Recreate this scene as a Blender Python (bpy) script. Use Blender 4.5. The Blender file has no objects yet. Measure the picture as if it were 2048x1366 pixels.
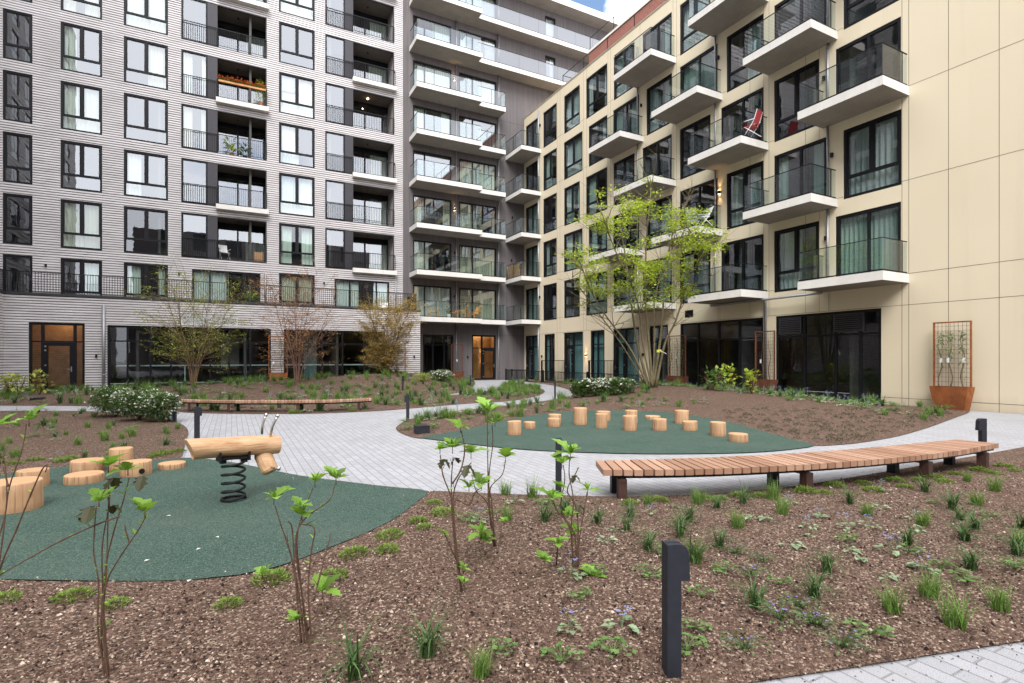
import bpy, math, random
from math import sin, cos, pi, radians, sqrt, atan2, floor, ceil
from mathutils import Vector, Matrix, noise
from mathutils.geometry import delaunay_2d_cdt
random.seed(11)
S = bpy.context.scene
COL = S.collection

# ------------------------------------------------------------------ camera
EYE = 1.6; FPX = 1066.0; CX = 1024.0; HZ = 718.0
YAW = radians(27.75); CA = cos(YAW); SA = sin(YAW)
cam_d = bpy.data.cameras.new('camera'); cam = bpy.data.objects.new('camera', cam_d); COL.objects.link(cam)
cam.location = (0, 0, EYE); cam.rotation_euler = (pi/2, 0, -YAW)
cam_d.sensor_width = 36; cam_d.lens = FPX/2048*36; cam_d.shift_y = 35/2048
cam_d.clip_start = .05; cam_d.clip_end = 3000
S.camera = cam

# ------------------------------------------------------------------ sky, sun, exposure
SUN_EL = radians(46); SUN_AZ = radians(-148)      # azimuth measured from +y towards +x
W = bpy.data.worlds.new("World"); S.world = W; W.use_nodes = True
nt = W.node_tree; nt.nodes.clear()
def wn(t, **k):
    n = nt.nodes.new(t)
    for a, b in k.items(): setattr(n, a, b)
    return n
w_out = wn('ShaderNodeOutputWorld'); w_bg = wn('ShaderNodeBackground'); w_bg.inputs[1].default_value = .12
w_sky = wn('ShaderNodeTexSky', sky_type='NISHITA', sun_disc=False, sun_elevation=SUN_EL, sun_rotation=SUN_AZ, air_density=1.0, dust_density=1.0)
w_tc = wn('ShaderNodeTexCoord'); w_no = wn('ShaderNodeTexNoise'); w_no.inputs['Scale'].default_value = 2.3; w_no.inputs['Detail'].default_value = 7; w_no.inputs['Roughness'].default_value = .55
w_map = wn('ShaderNodeMapping'); w_map.inputs['Location'].default_value = (3.1, .45, .2); w_map.inputs['Scale'].default_value = (1, 1, 1.7)
w_rmp = wn('ShaderNodeValToRGB'); w_rmp.color_ramp.elements[0].position = .33; w_rmp.color_ramp.elements[1].position = .46
w_mix = wn('ShaderNodeMixRGB'); w_mix.inputs[2].default_value = (10.2, 10.35, 10.9, 1)
L_ = nt.links.new
L_(w_tc.outputs['Generated'], w_map.inputs[0]); L_(w_map.outputs[0], w_no.inputs['Vector']); L_(w_no.outputs['Fac'], w_rmp.inputs[0])
# one clear blue hole in the cloud cover, low over the cream roof
w_dot = wn('ShaderNodeVectorMath', operation='DOT_PRODUCT'); w_dot.inputs[1].default_value = (.449, .692, .566)
w_hr = wn('ShaderNodeMapRange'); w_hr.inputs[1].default_value = .9955; w_hr.inputs[2].default_value = .9994; w_hr.inputs[3].default_value = 0; w_hr.inputs[4].default_value = 1
w_nrm = wn('ShaderNodeVectorMath', operation='NORMALIZE')
w_sub = wn('ShaderNodeMath', operation='SUBTRACT'); w_mul = wn('ShaderNodeMath', operation='MULTIPLY'); w_mul.inputs[1].default_value = .27
L_(w_tc.outputs['Generated'], w_nrm.inputs[0]); L_(w_nrm.outputs[0], w_dot.inputs[0]); L_(w_dot.outputs['Value'], w_hr.inputs[0]); L_(w_hr.outputs[0], w_mul.inputs[0])
w_no2 = wn('ShaderNodeMath', operation='ADD'); w_no2.inputs[1].default_value = .07
L_(w_no.outputs['Fac'], w_no2.inputs[0]); L_(w_no2.outputs[0], w_sub.inputs[0]); L_(w_mul.outputs[0], w_sub.inputs[1]); L_(w_sub.outputs[0], w_rmp.inputs[0])
L_(w_rmp.outputs[0], w_mix.inputs[0]); L_(w_sky.outputs[0], w_mix.inputs[1]); L_(w_mix.outputs[0], w_bg.inputs[0]); L_(w_bg.outputs[0], w_out.inputs[0])
sun_d = bpy.data.lights.new('sun', 'SUN'); sun_d.energy = 2.0; sun_d.angle = radians(34); sun_d.color = (1, .985, .97)
sun = bpy.data.objects.new('sun', sun_d); COL.objects.link(sun); sun.location = (0, 0, 60)
sv = Vector((sin(SUN_AZ)*cos(SUN_EL), cos(SUN_AZ)*cos(SUN_EL), sin(SUN_EL)))
sun.rotation_euler = sv.to_track_quat('Z', 'Y').to_euler()
S.view_settings.view_transform = 'Standard'; S.view_settings.look = 'None'; S.view_settings.gamma = 1; S.view_settings.exposure = 1.22
S.render.engine = 'CYCLES'; S.cycles.max_bounces = 7; S.cycles.transparent_max_bounces = 24; S.cycles.diffuse_bounces = 3; S.cycles.glossy_bounces = 3
S.cycles.use_denoising = True; S.cycles.caustics_reflective = False; S.cycles.caustics_refractive = False

# ------------------------------------------------------------------ pixel to place helpers (used to measure the photograph)
def W2(X, Y): return (CA*X+SA*Y, -SA*X+CA*Y)
def P(px, py, z=0.0):
    Y = FPX*(EYE-z)/(py-HZ); X = (px-CX)/FPX*Y
    x, y = W2(X, Y); return Vector((x, y, z))
def PD(px, py, Y):
    X = (px-CX)/FPX*Y; x, y = W2(X, Y); return Vector((x, y, EYE-(py-HZ)*Y/FPX))
def XL(px, y):
    t = (px-CX)/FPX; Y = y/(CA-SA*t); return CA*t*Y+SA*Y
def YR(px, x):
    t = (px-CX)/FPX; return x*(CA-SA*t)/(CA*t+SA)
def depth(x, y): return SA*x+CA*y

# ------------------------------------------------------------------ materials
def M(name): 
    m = bpy.data.materials.new(name); m.use_nodes = True; return m
class N:
    def __init__(s, name):
        s.m = M(name); s.t = s.m.node_tree; s.b = s.t.nodes['Principled BSDF']; s.o = s.t.nodes['Material Output']
    def n(s, t, ins=None, **k):
        x = s.t.nodes.new(t)
        for a, b in k.items(): setattr(x, a, b)
        for a, b in (ins or {}).items():
            if isinstance(b, bpy.types.NodeSocket): s.t.links.new(b, x.inputs[a])
            else: x.inputs[a].default_value = b
        return x
    def l(s, a, b): s.t.links.new(a, b)
    def pos(s, scale=(1, 1, 1), rot=(0, 0, 0), obj=False):
        v = s.n('ShaderNodeTexCoord').outputs['Object'] if obj else s.n('ShaderNodeNewGeometry').outputs['Position']
        return s.n('ShaderNodeMapping', {0: v, 'Scale': scale, 'Rotation': rot}).outputs[0]
    def noise(s, v, sc, det=4, ro=.55): return s.n('ShaderNodeTexNoise', {'Vector': v, 'Scale': sc, 'Detail': det, 'Roughness': ro}).outputs['Fac']
    def ramp(s, f, stops, interp='LINEAR'):
        r = s.n('ShaderNodeValToRGB', {0: f}); e = r.color_ramp.elements; r.color_ramp.interpolation = interp
        while len(e) < len(stops): e.new(.5)
        for k, (p, c) in enumerate(stops): e[k].position = p; e[k].color = (*c, 1) if len(c) == 3 else c
        return r.outputs[0]
    def mix(s, f, a, b, mode='MIX'):
        x = s.n('ShaderNodeMixRGB', blend_type=mode)
        for k, v in ((0, f), (1, a), (2, b)):
            if isinstance(v, bpy.types.NodeSocket): s.l(v, x.inputs[k])
            else: x.inputs[k].default_value = v if k == 0 else (*v, 1)
        return x.outputs[0]
    def math(s, op, a, b=0):
        x = s.n('ShaderNodeMath', operation=op)
        for k, v in ((0, a), (1, b)):
            if isinstance(v, bpy.types.NodeSocket): s.l(v, x.inputs[k])
            else: x.inputs[k].default_value = v
        return x.outputs[0]
    def bump(s, h, st=.3, d=.02): s.l(s.n('ShaderNodeBump', {'Height': h, 'Strength': st, 'Distance': d}).outputs[0], s.b.inputs['Normal'])
    def col(s, c):
        if isinstance(c, bpy.types.NodeSocket): s.l(c, s.b.inputs['Base Color'])
        else: s.b.inputs['Base Color'].default_value = (*c, 1)
    def fin(s, rough=.7, metal=0, spec=.4):
        s.b.inputs['Roughness'].default_value = rough; s.b.inputs['Metallic'].default_value = metal; s.b.inputs['Specular IOR Level'].default_value = spec
        return s.m
def simple(name, c, rough=.6, metal=0, var=.12, sc=6, spec=.4, obj=False):
    k = N(name); f = k.noise(k.pos(obj=obj), sc, 5)
    k.col(k.ramp(f, [(.3, [x*(1-var) for x in c]), (.7, [min(1, x*(1+var)) for x in c])]))
    return k.fin(rough, metal, spec)

def mk_brick():
    k = N('pale_brick'); f = k.noise(k.pos((.9, .9, 7.5)), 1.0, 5, .6); g = k.noise(k.pos((.5, .5, 1.6)), .9, 3)
    h = k.noise(k.pos((22, 22, 60)), 1, 2)
    c = k.ramp(f, [(.3, (.555, .515, .52)), (.5, (.72, .682, .684)), (.72, (.80, .765, .768))])
    c = k.mix(k.ramp(g, [(.35, (0, 0, 0)), (.7, (.35, .35, .35))]), c, (.40, .365, .35))
    c = k.mix(.25, c, k.ramp(h, [(.3, (.3, .28, .27)), (.7, (.75, .72, .7))]), 'MIX')
    k.col(c); k.bump(h, .35, .02); return k.fin(.85, 0, .2)
def mk_mortar():
    k = N('brick_joint'); f = k.noise(k.pos((1.2, 1.2, 7)), 1.2, 4); k.col(k.ramp(f, [(.35, (.12, .105, .10)), (.7, (.34, .315, .305))])); return k.fin(.95, 0, .1)
def mk_clad():
    k = N('ribbed_grey_cladding'); v = k.pos()
    sx = k.n('ShaderNodeSeparateXYZ', {0: v}); w = k.math('SINE', k.math('MULTIPLY', k.math('ADD', sx.outputs[0], sx.outputs[1]), 2*pi/.085))
    f = k.noise(k.pos((3, 3, .15)), 2.0, 4); r = k.noise(k.pos((14, 14, .3)), 1, 2)
    c = k.ramp(f, [(.3, (.10, .088, .09)), (.7, (.15, .132, .133))]); c = k.mix(k.math('MULTIPLY', r, .5), c, (.175, .155, .155))
    k.col(c); k.bump(k.math('MULTIPLY', w, .5), .6, .025); return k.fin(.75, 0, .3)
def mk_cream():
    k = N('cream_panel'); v = k.pos(); f = k.noise(k.pos((.25, .25, .25)), 1, 2); g = k.noise(v, 60, 3); d = k.noise(k.pos((2.2, 2.2, .12)), 1.2, 5)
    c = k.ramp(f, [(.3, (.66, .57, .41)), (.7, (.70, .61, .445))]); c = k.mix(.06, c, k.ramp(g, [(.3, (.3, .26, .21)), (.7, (.8, .72, .6))]))
    c = k.mix(k.ramp(d, [(.55, (0, 0, 0)), (.85, (.16, .16, .16))]), c, (.42, .35, .24))
    sx = k.n('ShaderNodeSeparateXYZ', {0: v}); cell = k.n('ShaderNodeCombineXYZ', {0: k.math('FLOOR', k.math('MULTIPLY', sx.outputs[1], .62)), 1: k.math('FLOOR', k.math('MULTIPLY', k.math('ADD', sx.outputs[2], -1.325), 1/3.175))})
    wn_ = k.n('ShaderNodeTexWhiteNoise', {'Vector': cell.outputs[0]}); c = k.mix(k.math('MULTIPLY', wn_.outputs['Value'], .16), c, (.56, .475, .335))
    dirt = k.math('MULTIPLY', k.ramp(k.math('ADD', sx.outputs[2], k.math('MULTIPLY', d, .5)), [(.15, (.45, .45, .45)), (.75, (0, 0, 0))]), 1.0); c = k.mix(dirt, c, (.36, .29, .2))
    k.col(c); k.bump(g, .08, .01); return k.fin(.6, 0, .35)
def mk_concrete(name, a, b):
    k = N(name); f = k.noise(k.pos(), 1.4, 6, .6); g = k.noise(k.pos(), 45, 3); s = k.noise(k.pos((6, 6, .6)), 1.2, 4)
    c = k.ramp(f, [(.3, a), (.7, b)]); c = k.mix(.12, c, k.ramp(g, [(.3, (.2, .2, .19)), (.7, (.8, .78, .74))]))
    c = k.mix(k.ramp(s, [(.55, (0, 0, 0)), (.8, (.3, .3, .3))]), c, [x*.62 for x in a])
    k.col(c); k.bump(g, .1, .01); return k.fin(.8, 0, .25)
def glass(name, tint, base, wav=.015, rough=0.0, gcol=(.93, .96, 1), k15=1.5):
    k = N(name); t = k.t; t.nodes.remove(k.b)
    ge = k.n('ShaderNodeNewGeometry'); dt = k.math('ABSOLUTE', k.n('ShaderNodeVectorMath', {0: ge.outputs['Incoming'], 1: ge.outputs['Normal']}, operation='DOT_PRODUCT').outputs['Value'])
    fr = k.math('ADD', .04, k.math('MULTIPLY', k.math('POWER', k.math('SUBTRACT', 1.0, dt), 5.0), .96))      # Schlick, the same from both sides of the pane
    add = k.math('MINIMUM', k.math('ADD', k.math('MULTIPLY', fr, k15), base), 1.0)
    gl = k.n('ShaderNodeBsdfGlossy', {'Color': (*gcol, 1), 'Roughness': rough}); tr = k.n('ShaderNodeBsdfTransparent', {'Color': (*tint, 1)})
    f = k.noise(k.pos((1, 1, 1)), 1.3, 2); bp = k.n('ShaderNodeBump', {'Height': f, 'Strength': .5, 'Distance': wav}); k.l(bp.outputs[0], gl.inputs['Normal'])
    mx = k.n('ShaderNodeMixShader', {0: add, 1: tr.outputs[0], 2: gl.outputs[0]}); k.l(mx.outputs[0], k.o.inputs[0]); return k.m
def mk_frost():
    k = N('frosted_glass'); t = k.t; t.nodes.remove(k.b)
    di = k.n('ShaderNodeBsdfPrincipled', {'Base Color': (.30, .32, .35, 1), 'Roughness': .35}); tr = k.n('ShaderNodeBsdfTransparent', {'Color': (.85, .9, .95, 1)})
    mx = k.n('ShaderNodeMixShader', {0: .42, 1: di.outputs[0], 2: tr.outputs[0]}); k.l(mx.outputs[0], k.o.inputs[0]); return k.m
def mk_curtain(name, c):
    k = N(name); t = k.t; f = k.noise(k.pos((30, 30, .4)), 1, 3)
    k.col(k.ramp(f, [(.3, [x*.8 for x in c]), (.7, c)])); return k.fin(.9, 0, .1)
def mk_mulch():
    k = N('bark_mulch_with_pale_chips'); v = k.pos((1, 1, 1))
    wv = k.n('ShaderNodeTexNoise', {'Vector': v, 'Scale': 40, 'Detail': 2}); v2 = k.n('ShaderNodeVectorMath', {0: v, 1: k.n('ShaderNodeVectorMath', {0: wv.outputs['Color'], 'Scale': .012}, operation='SCALE').outputs[0]}, operation='ADD').outputs[0]
    vo = k.n('ShaderNodeTexVoronoi', {'Vector': v2, 'Scale': 75, 'Randomness': 1}); sr = k.n('ShaderNodeSeparateColor', {0: vo.outputs['Color']})
    c = k.ramp(sr.outputs[0], [(0, (.013, .008, .006)), (.22, (.060, .036, .027)), (.5, (.142, .088, .066)), (.70, (.205, .132, .10)), (.84, (.29, .185, .13)), (.94, (.62, .48, .37))])
    big = k.noise(k.pos(), .9, 4); c = k.mix(k.ramp(big, [(.4, (0, 0, 0)), (.7, (.4, .4, .4))]), c, (.160, .098, .068))
    fine = k.noise(k.pos(), 260, 2); c = k.mix(.35, c, k.ramp(fine, [(.3, (.012, .008, .006)), (.7, (.26, .165, .12))]), 'MIX')
    k.col(c); h = k.math('ADD', k.math('MULTIPLY', sr.outputs[1], 1), k.math('MULTIPLY', vo.outputs['Distance'], -.8)); k.bump(h, .9, .02); return k.fin(.95, 0, .15)
def mk_chip():
    k = N('loose_chips'); r = k.n('ShaderNodeNewGeometry').outputs['Random Per Island']
    k.col(k.ramp(r, [(0, (.013, .008, .007)), (.3, (.055, .03, .022)), (.6, (.132, .08, .058)), (.82, (.20, .13, .096)), (.91, (.38, .27, .20)), (1, (.70, .58, .47))])); return k.fin(.9, 0, .2)
def mk_rubber():
    k = N('green_rubber_granules'); vo = k.n('ShaderNodeTexVoronoi', {'Vector': k.pos(), 'Scale': 150}); sr = k.n('ShaderNodeSeparateColor', {0: vo.outputs['Color']})
    c = k.ramp(sr.outputs[0], [(0, (.014, .028, .022)), (.3, (.032, .062, .047)), (.7, (.052, .094, .072)), (1, (.125, .175, .145))])
    b = k.noise(k.pos(), 1.1, 5); c = k.mix(k.ramp(b, [(.42, (0, 0, 0)), (.75, (.4, .4, .4))]), c, (.095, .115, .095)); b2 = k.noise(k.pos((1, 2.5, 1)), 3.2, 6, .7); c = k.mix(k.ramp(b2, [(.56, (0, 0, 0)), (.78, (.45, .45, .45))]), c, (.12, .125, .105)); k.col(c); k.bump(sr.outputs[1], .35, .006); return k.fin(.9, 0, .2)
def mk_paver():
    k = N('grey_paver'); v = k.pos((1, 1, 1), (0, 0, pi/2))
    br = k.n('ShaderNodeTexBrick', {'Vector': v, 'Color1': (.283, .285, .302, 1), 'Color2': (.372, .374, .394, 1), 'Mortar': (.10, .095, .092, 1), 'Scale': 1, 'Mortar Size': .0075, 'Mortar Smooth': .3, 'Brick Width': .30, 'Row Height': .115, 'Bias': 0}, offset=.5)
    sp = k.noise(k.pos(), 210, 2); st = k.noise(k.pos(), .8, 6, .65); st2 = k.noise(k.pos(), 5, 4)
    c = k.mix(.45, br.outputs[0], k.ramp(sp, [(.37, (.05, .05, .05)), (.44, (.38, .375, .385)), (.7, (.54, .535, .545))]))
    c = k.mix(k.ramp(st, [(.47, (0, 0, 0)), (.75, (.5, .5, .5))]), c, (.27, .255, .245)); c = k.mix(k.ramp(st2, [(.58, (0, 0, 0)), (.8, (.18, .18, .18))]), c, (.26, .25, .25))
    k.col(c); k.bump(k.math('SUBTRACT', k.math('MULTIPLY', sp, .25), br.outputs['Fac']), .4, .008); return k.fin(.9, 0, .25)
def mk_log():
    k = N('pale_debarked_timber'); v = k.pos((14, 14, 1.1), obj=True); f = k.noise(v, 1.3, 5, .6); f2 = k.noise(k.pos((3, 3, 3), obj=True), 1.5, 3)
    oi = k.n('ShaderNodeObjectInfo').outputs['Random']
    c = k.ramp(f, [(.28, (.34, .185, .095)), (.48, (.50, .295, .165)), (.72, (.60, .39, .24))]); c = k.mix(k.ramp(f2, [(.45, (0, 0, 0)), (.8, (.5, .5, .5))]), c, (.46, .24, .10))
    ck_ = k.n('ShaderNodeTexNoise', {'Vector': k.pos((26, 26, .7), obj=True), 'Scale': 1.2, 'Detail': 2}).outputs['Fac']; c = k.mix(k.ramp(ck_, [(.57, (0, 0, 0)), (.64, (.7, .7, .7))]), c, (.16, .085, .04))
    vk = k.n('ShaderNodeTexVoronoi', {'Vector': k.pos((1, 1, .6), obj=True), 'Scale': 4.2}); c = k.mix(k.ramp(vk.outputs['Distance'], [(.05, (.85, .85, .85)), (.12, (0, 0, 0))]), c, (.25, .115, .05))
    gz = k.n('ShaderNodeSeparateXYZ', {0: k.pos()}).outputs[2]; c = k.mix(k.ramp(k.math('ADD', gz, k.math('MULTIPLY', f, .06)), [(.04, (.7, .7, .7)), (.12, (0, 0, 0))]), c, (.22, .13, .07))
    c = k.mix(k.math('MULTIPLY', oi, .35), c, (.40, .24, .13)); k.col(c); k.bump(f, .25, .01); return k.fin(.75, 0, .25)
def mk_logend():
    k = N('timber_end_grain'); v = k.pos((1, 1, .05), obj=True); le = k.n('ShaderNodeVectorMath', {0: v}, operation='LENGTH').outputs['Value']
    w = k.n('ShaderNodeTexNoise', {'Vector': v, 'Scale': 9, 'Detail': 3}).outputs['Fac']; r = k.math('SINE', k.math('MULTIPLY', k.math('ADD', le, k.math('MULTIPLY', w, .03)), 420))
    c = k.ramp(r, [(.0, (.49, .28, .145)), (1, (.60, .38, .215))]); c = k.mix(k.ramp(k.noise(k.pos(obj=True), 8, 4), [(.45, (0, 0, 0)), (.8, (.4, .4, .4))]), c, (.47, .29, .15)); k.col(c); return k.fin(.8, 0, .2)
def mk_slat():
    k = N('reddish_hardwood'); r = k.n('ShaderNodeNewGeometry').outputs['Random Per Island']; f = k.noise(k.pos((5, 30, 30), (0, 0, -.5)), 1.2, 5)
    c = k.ramp(r, [(0, (.29, .155, .095)), (.5, (.40, .23, .15)), (1, (.52, .325, .225))]); c = k.mix(k.math('MULTIPLY', f, .5), c, (.26, .135, .08)); k.col(c); k.bump(f, .2, .004); return k.fin(.6, 0, .35)
def mk_corten():
    k = N('rusty_corten_steel'); f = k.noise(k.pos(), 3, 6, .65); g = k.noise(k.pos((9, 9, .8)), 1.5, 4)
    c = k.ramp(f, [(.3, (.17, .055, .022)), (.55, (.30, .10, .032)), (.75, (.40, .16, .055))]); c = k.mix(k.math('MULTIPLY', g, .35), c, (.16, .055, .028)); k.col(c); return k.fin(.85, 0, .2)
def leafmat(name, c, var=.35, tr=.35, rough=.55):
    k = N(name); t = k.t; r = k.n('ShaderNodeNewGeometry').outputs['Random Per Island']
    col = k.ramp(r, [(0, [x*(1-var) for x in c]), (.6, c), (1, [min(1, x*(1+var)+.01) for x in c])]); k.col(col); k.fin(rough, 0, .3)
    tl = k.n('ShaderNodeBsdfTranslucent', {'Color': (1, 1, 1, 1)}); k.l(k.mix(1.0, col, (1.0, 1.05, .7), 'MULTIPLY'), tl.inputs['Color'])
    mx = k.n('ShaderNodeMixShader', {0: tr, 1: k.b.outputs[0], 2: tl.outputs[0]}); k.l(mx.outputs[0], k.o.inputs[0]); return k.m
def emit(name, c, st):
    k = N(name); k.b.inputs['Emission Color'].default_value = (*c, 1); k.b.inputs['Emission Strength'].default_value = st; k.col((.8, .7, .5)); return k.m

MB_BRICK = mk_brick(); MB_MORT = mk_mortar(); M_CLAD = mk_clad(); M_CREAM = mk_cream()
M_SLAB = mk_concrete('pale_balcony_concrete', (.64, .61, .57), (.74, .71, .67)); M_CONC = mk_concrete('grey_concrete', (.36, .34, .33), (.46, .44, .43)); M_UNDER = mk_concrete('dark_slab_underside', (.20, .17, .148), (.27, .235, .205)); M_SOFF = mk_concrete('loggia_soffit', (.11, .092, .08), (.15, .13, .115))  # slab undersides get a darker, browner tone than the slab faces
M_FRAME = simple('black_window_metal', (.008, .008, .010), .45, 0, .1, spec=.2); M_DARK = simple('charcoal_cladding', (.042, .038, .044), .55, 0, .1)
M_GLASS = glass('window_glass', (.86, .93, .90), .20, .0016); M_GLASSR = glass('courtyard_window_glass', (.78, .88, .86), .09, .003, k15=1.5); M_RAIL = glass('railing_glass', (.73, .80, .80), .035, .001, k15=1.3); M_RAILG = glass('corner_railing_glass', (.80, .89, .88), .06, .001); M_SHOP = glass('shop_glass', (.66, .69, .69), .03, .003, k15=1.0)
M_FROST = mk_frost(); M_SEAM = simple('panel_joint', (.10, .08, .055), .9); M_SEAMG = simple('cladding_joint', (.05, .045, .045), .9)
M_CURT = [mk_curtain('pale_net_curtain', (.72, .75, .66)), mk_curtain('white_net_curtain', (.82, .83, .80)), mk_curtain('cream_curtain', (.66, .62, .5)), mk_curtain('teal_curtain', (.16, .30, .31)), mk_curtain('dimmed_green_curtain', (.36, .43, .39)), mk_curtain('soft_grey_curtain', (.42, .45, .44))]  # the grey green one is dimmed in colour, as if out of the sun
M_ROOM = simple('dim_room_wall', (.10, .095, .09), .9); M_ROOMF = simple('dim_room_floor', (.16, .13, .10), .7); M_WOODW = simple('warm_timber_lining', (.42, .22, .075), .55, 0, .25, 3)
M_METAL = simple('galvanised_pipe', (.32, .32, .33), .45, .5, .1); M_STEEL = simple('brushed_stainless_steel', (.55, .53, .50), .28, 1, .08); M_BLACK = simple('black_powder_coat', (.008, .008, .010), .5, 0, .1, spec=.25)
M_BOLL = simple('anthracite_paint', (.022, .024, .032), .55, 0, .15, 20, spec=.3); M_REDB = simple('red_brick', (.25, .105, .082), .85, 0, .2, 8); M_COPE = simple('dark_coping', (.03, .03, .033), .5)
M_MULCH = mk_mulch(); M_CHIP = mk_chip(); M_RUB = mk_rubber(); M_PAVE = mk_paver(); M_LOG = mk_log(); M_LOGE = mk_logend(); M_SLAT = mk_slat(); M_CORT = mk_corten()
M_WHITE = simple('white_paint', (.75, .75, .74), .5, 0, .04); M_RED = simple('red_canvas', (.50, .06, .07), .8); M_TEAK = simple('teak_wood', (.56, .28, .10), .6, 0, .2, 5); M_TERRA = simple('terracotta', (.36, .14, .07), .8)
M_BARK = simple('grey_green_bark', (.145, .118, .065), .9, 0, .35, 12); M_TWIG = simple('red_brown_twig', (.105, .055, .035), .8, 0, .35, 25); M_REDTW = simple('red_twig', (.20, .12, .09), .8, 0, .3, 10); M_SOIL = simple('potting_soil', (.05, .035, .025), .95)
M_LIME = leafmat('lime_green_leaf', (.42, .50, .075), .4, .45); M_OAK = leafmat('fresh_lobed_leaf', (.23, .40, .06), .5, .4); M_OAKD = leafmat('withered_dark_leaf', (.055, .055, .022), .3, .1); M_OCH = leafmat('ochre_leaf', (.48, .35, .115)); M_RUST = leafmat('copper_leaf', (.46, .25, .105))
M_YG = leafmat('yellow_green_leaf', (.38, .42, .09)); M_SEDGE = leafmat('dark_sedge_blade', (.075, .135, .04), .4, .25); M_FINE = leafmat('bright_grass_blade', (.15, .26, .05), .4, .3); M_GER = leafmat('lobed_green_leaf', (.14, .24, .065), .35, .3)
M_BRU = leafmat('silvery_heart_leaf', (.27, .36, .20), .35, .25); M_VIN = leafmat('glossy_trailing_leaf', (.10, .17, .05), .4, .2, .35); M_STO = leafmat('yellow_green_mat', (.20, .29, .05), .4, .25); M_BLUE = leafmat('pale_blue_petal', (.32, .38, .78), .15, .3); M_PURP = leafmat('violet_petal', (.28, .22, .62), .15, .3)
M_BUSH = leafmat('dark_evergreen_leaf', (.09, .155, .04), .45, .2, .4); M_PETAL = leafmat('white_petal', (.78, .78, .72), .08, .25); M_ORAN = leafmat('orange_flower', (.65, .13, .03), .25, .2); M_DUSK = leafmat('low_dark_tuft', (.06, .075, .035), .4, .2)
M_LAMP = emit('warm_lamp', (1, .62, .25), 14); M_YELL = simple('yellow_tape', (.75, .68, .05), .5)

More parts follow.
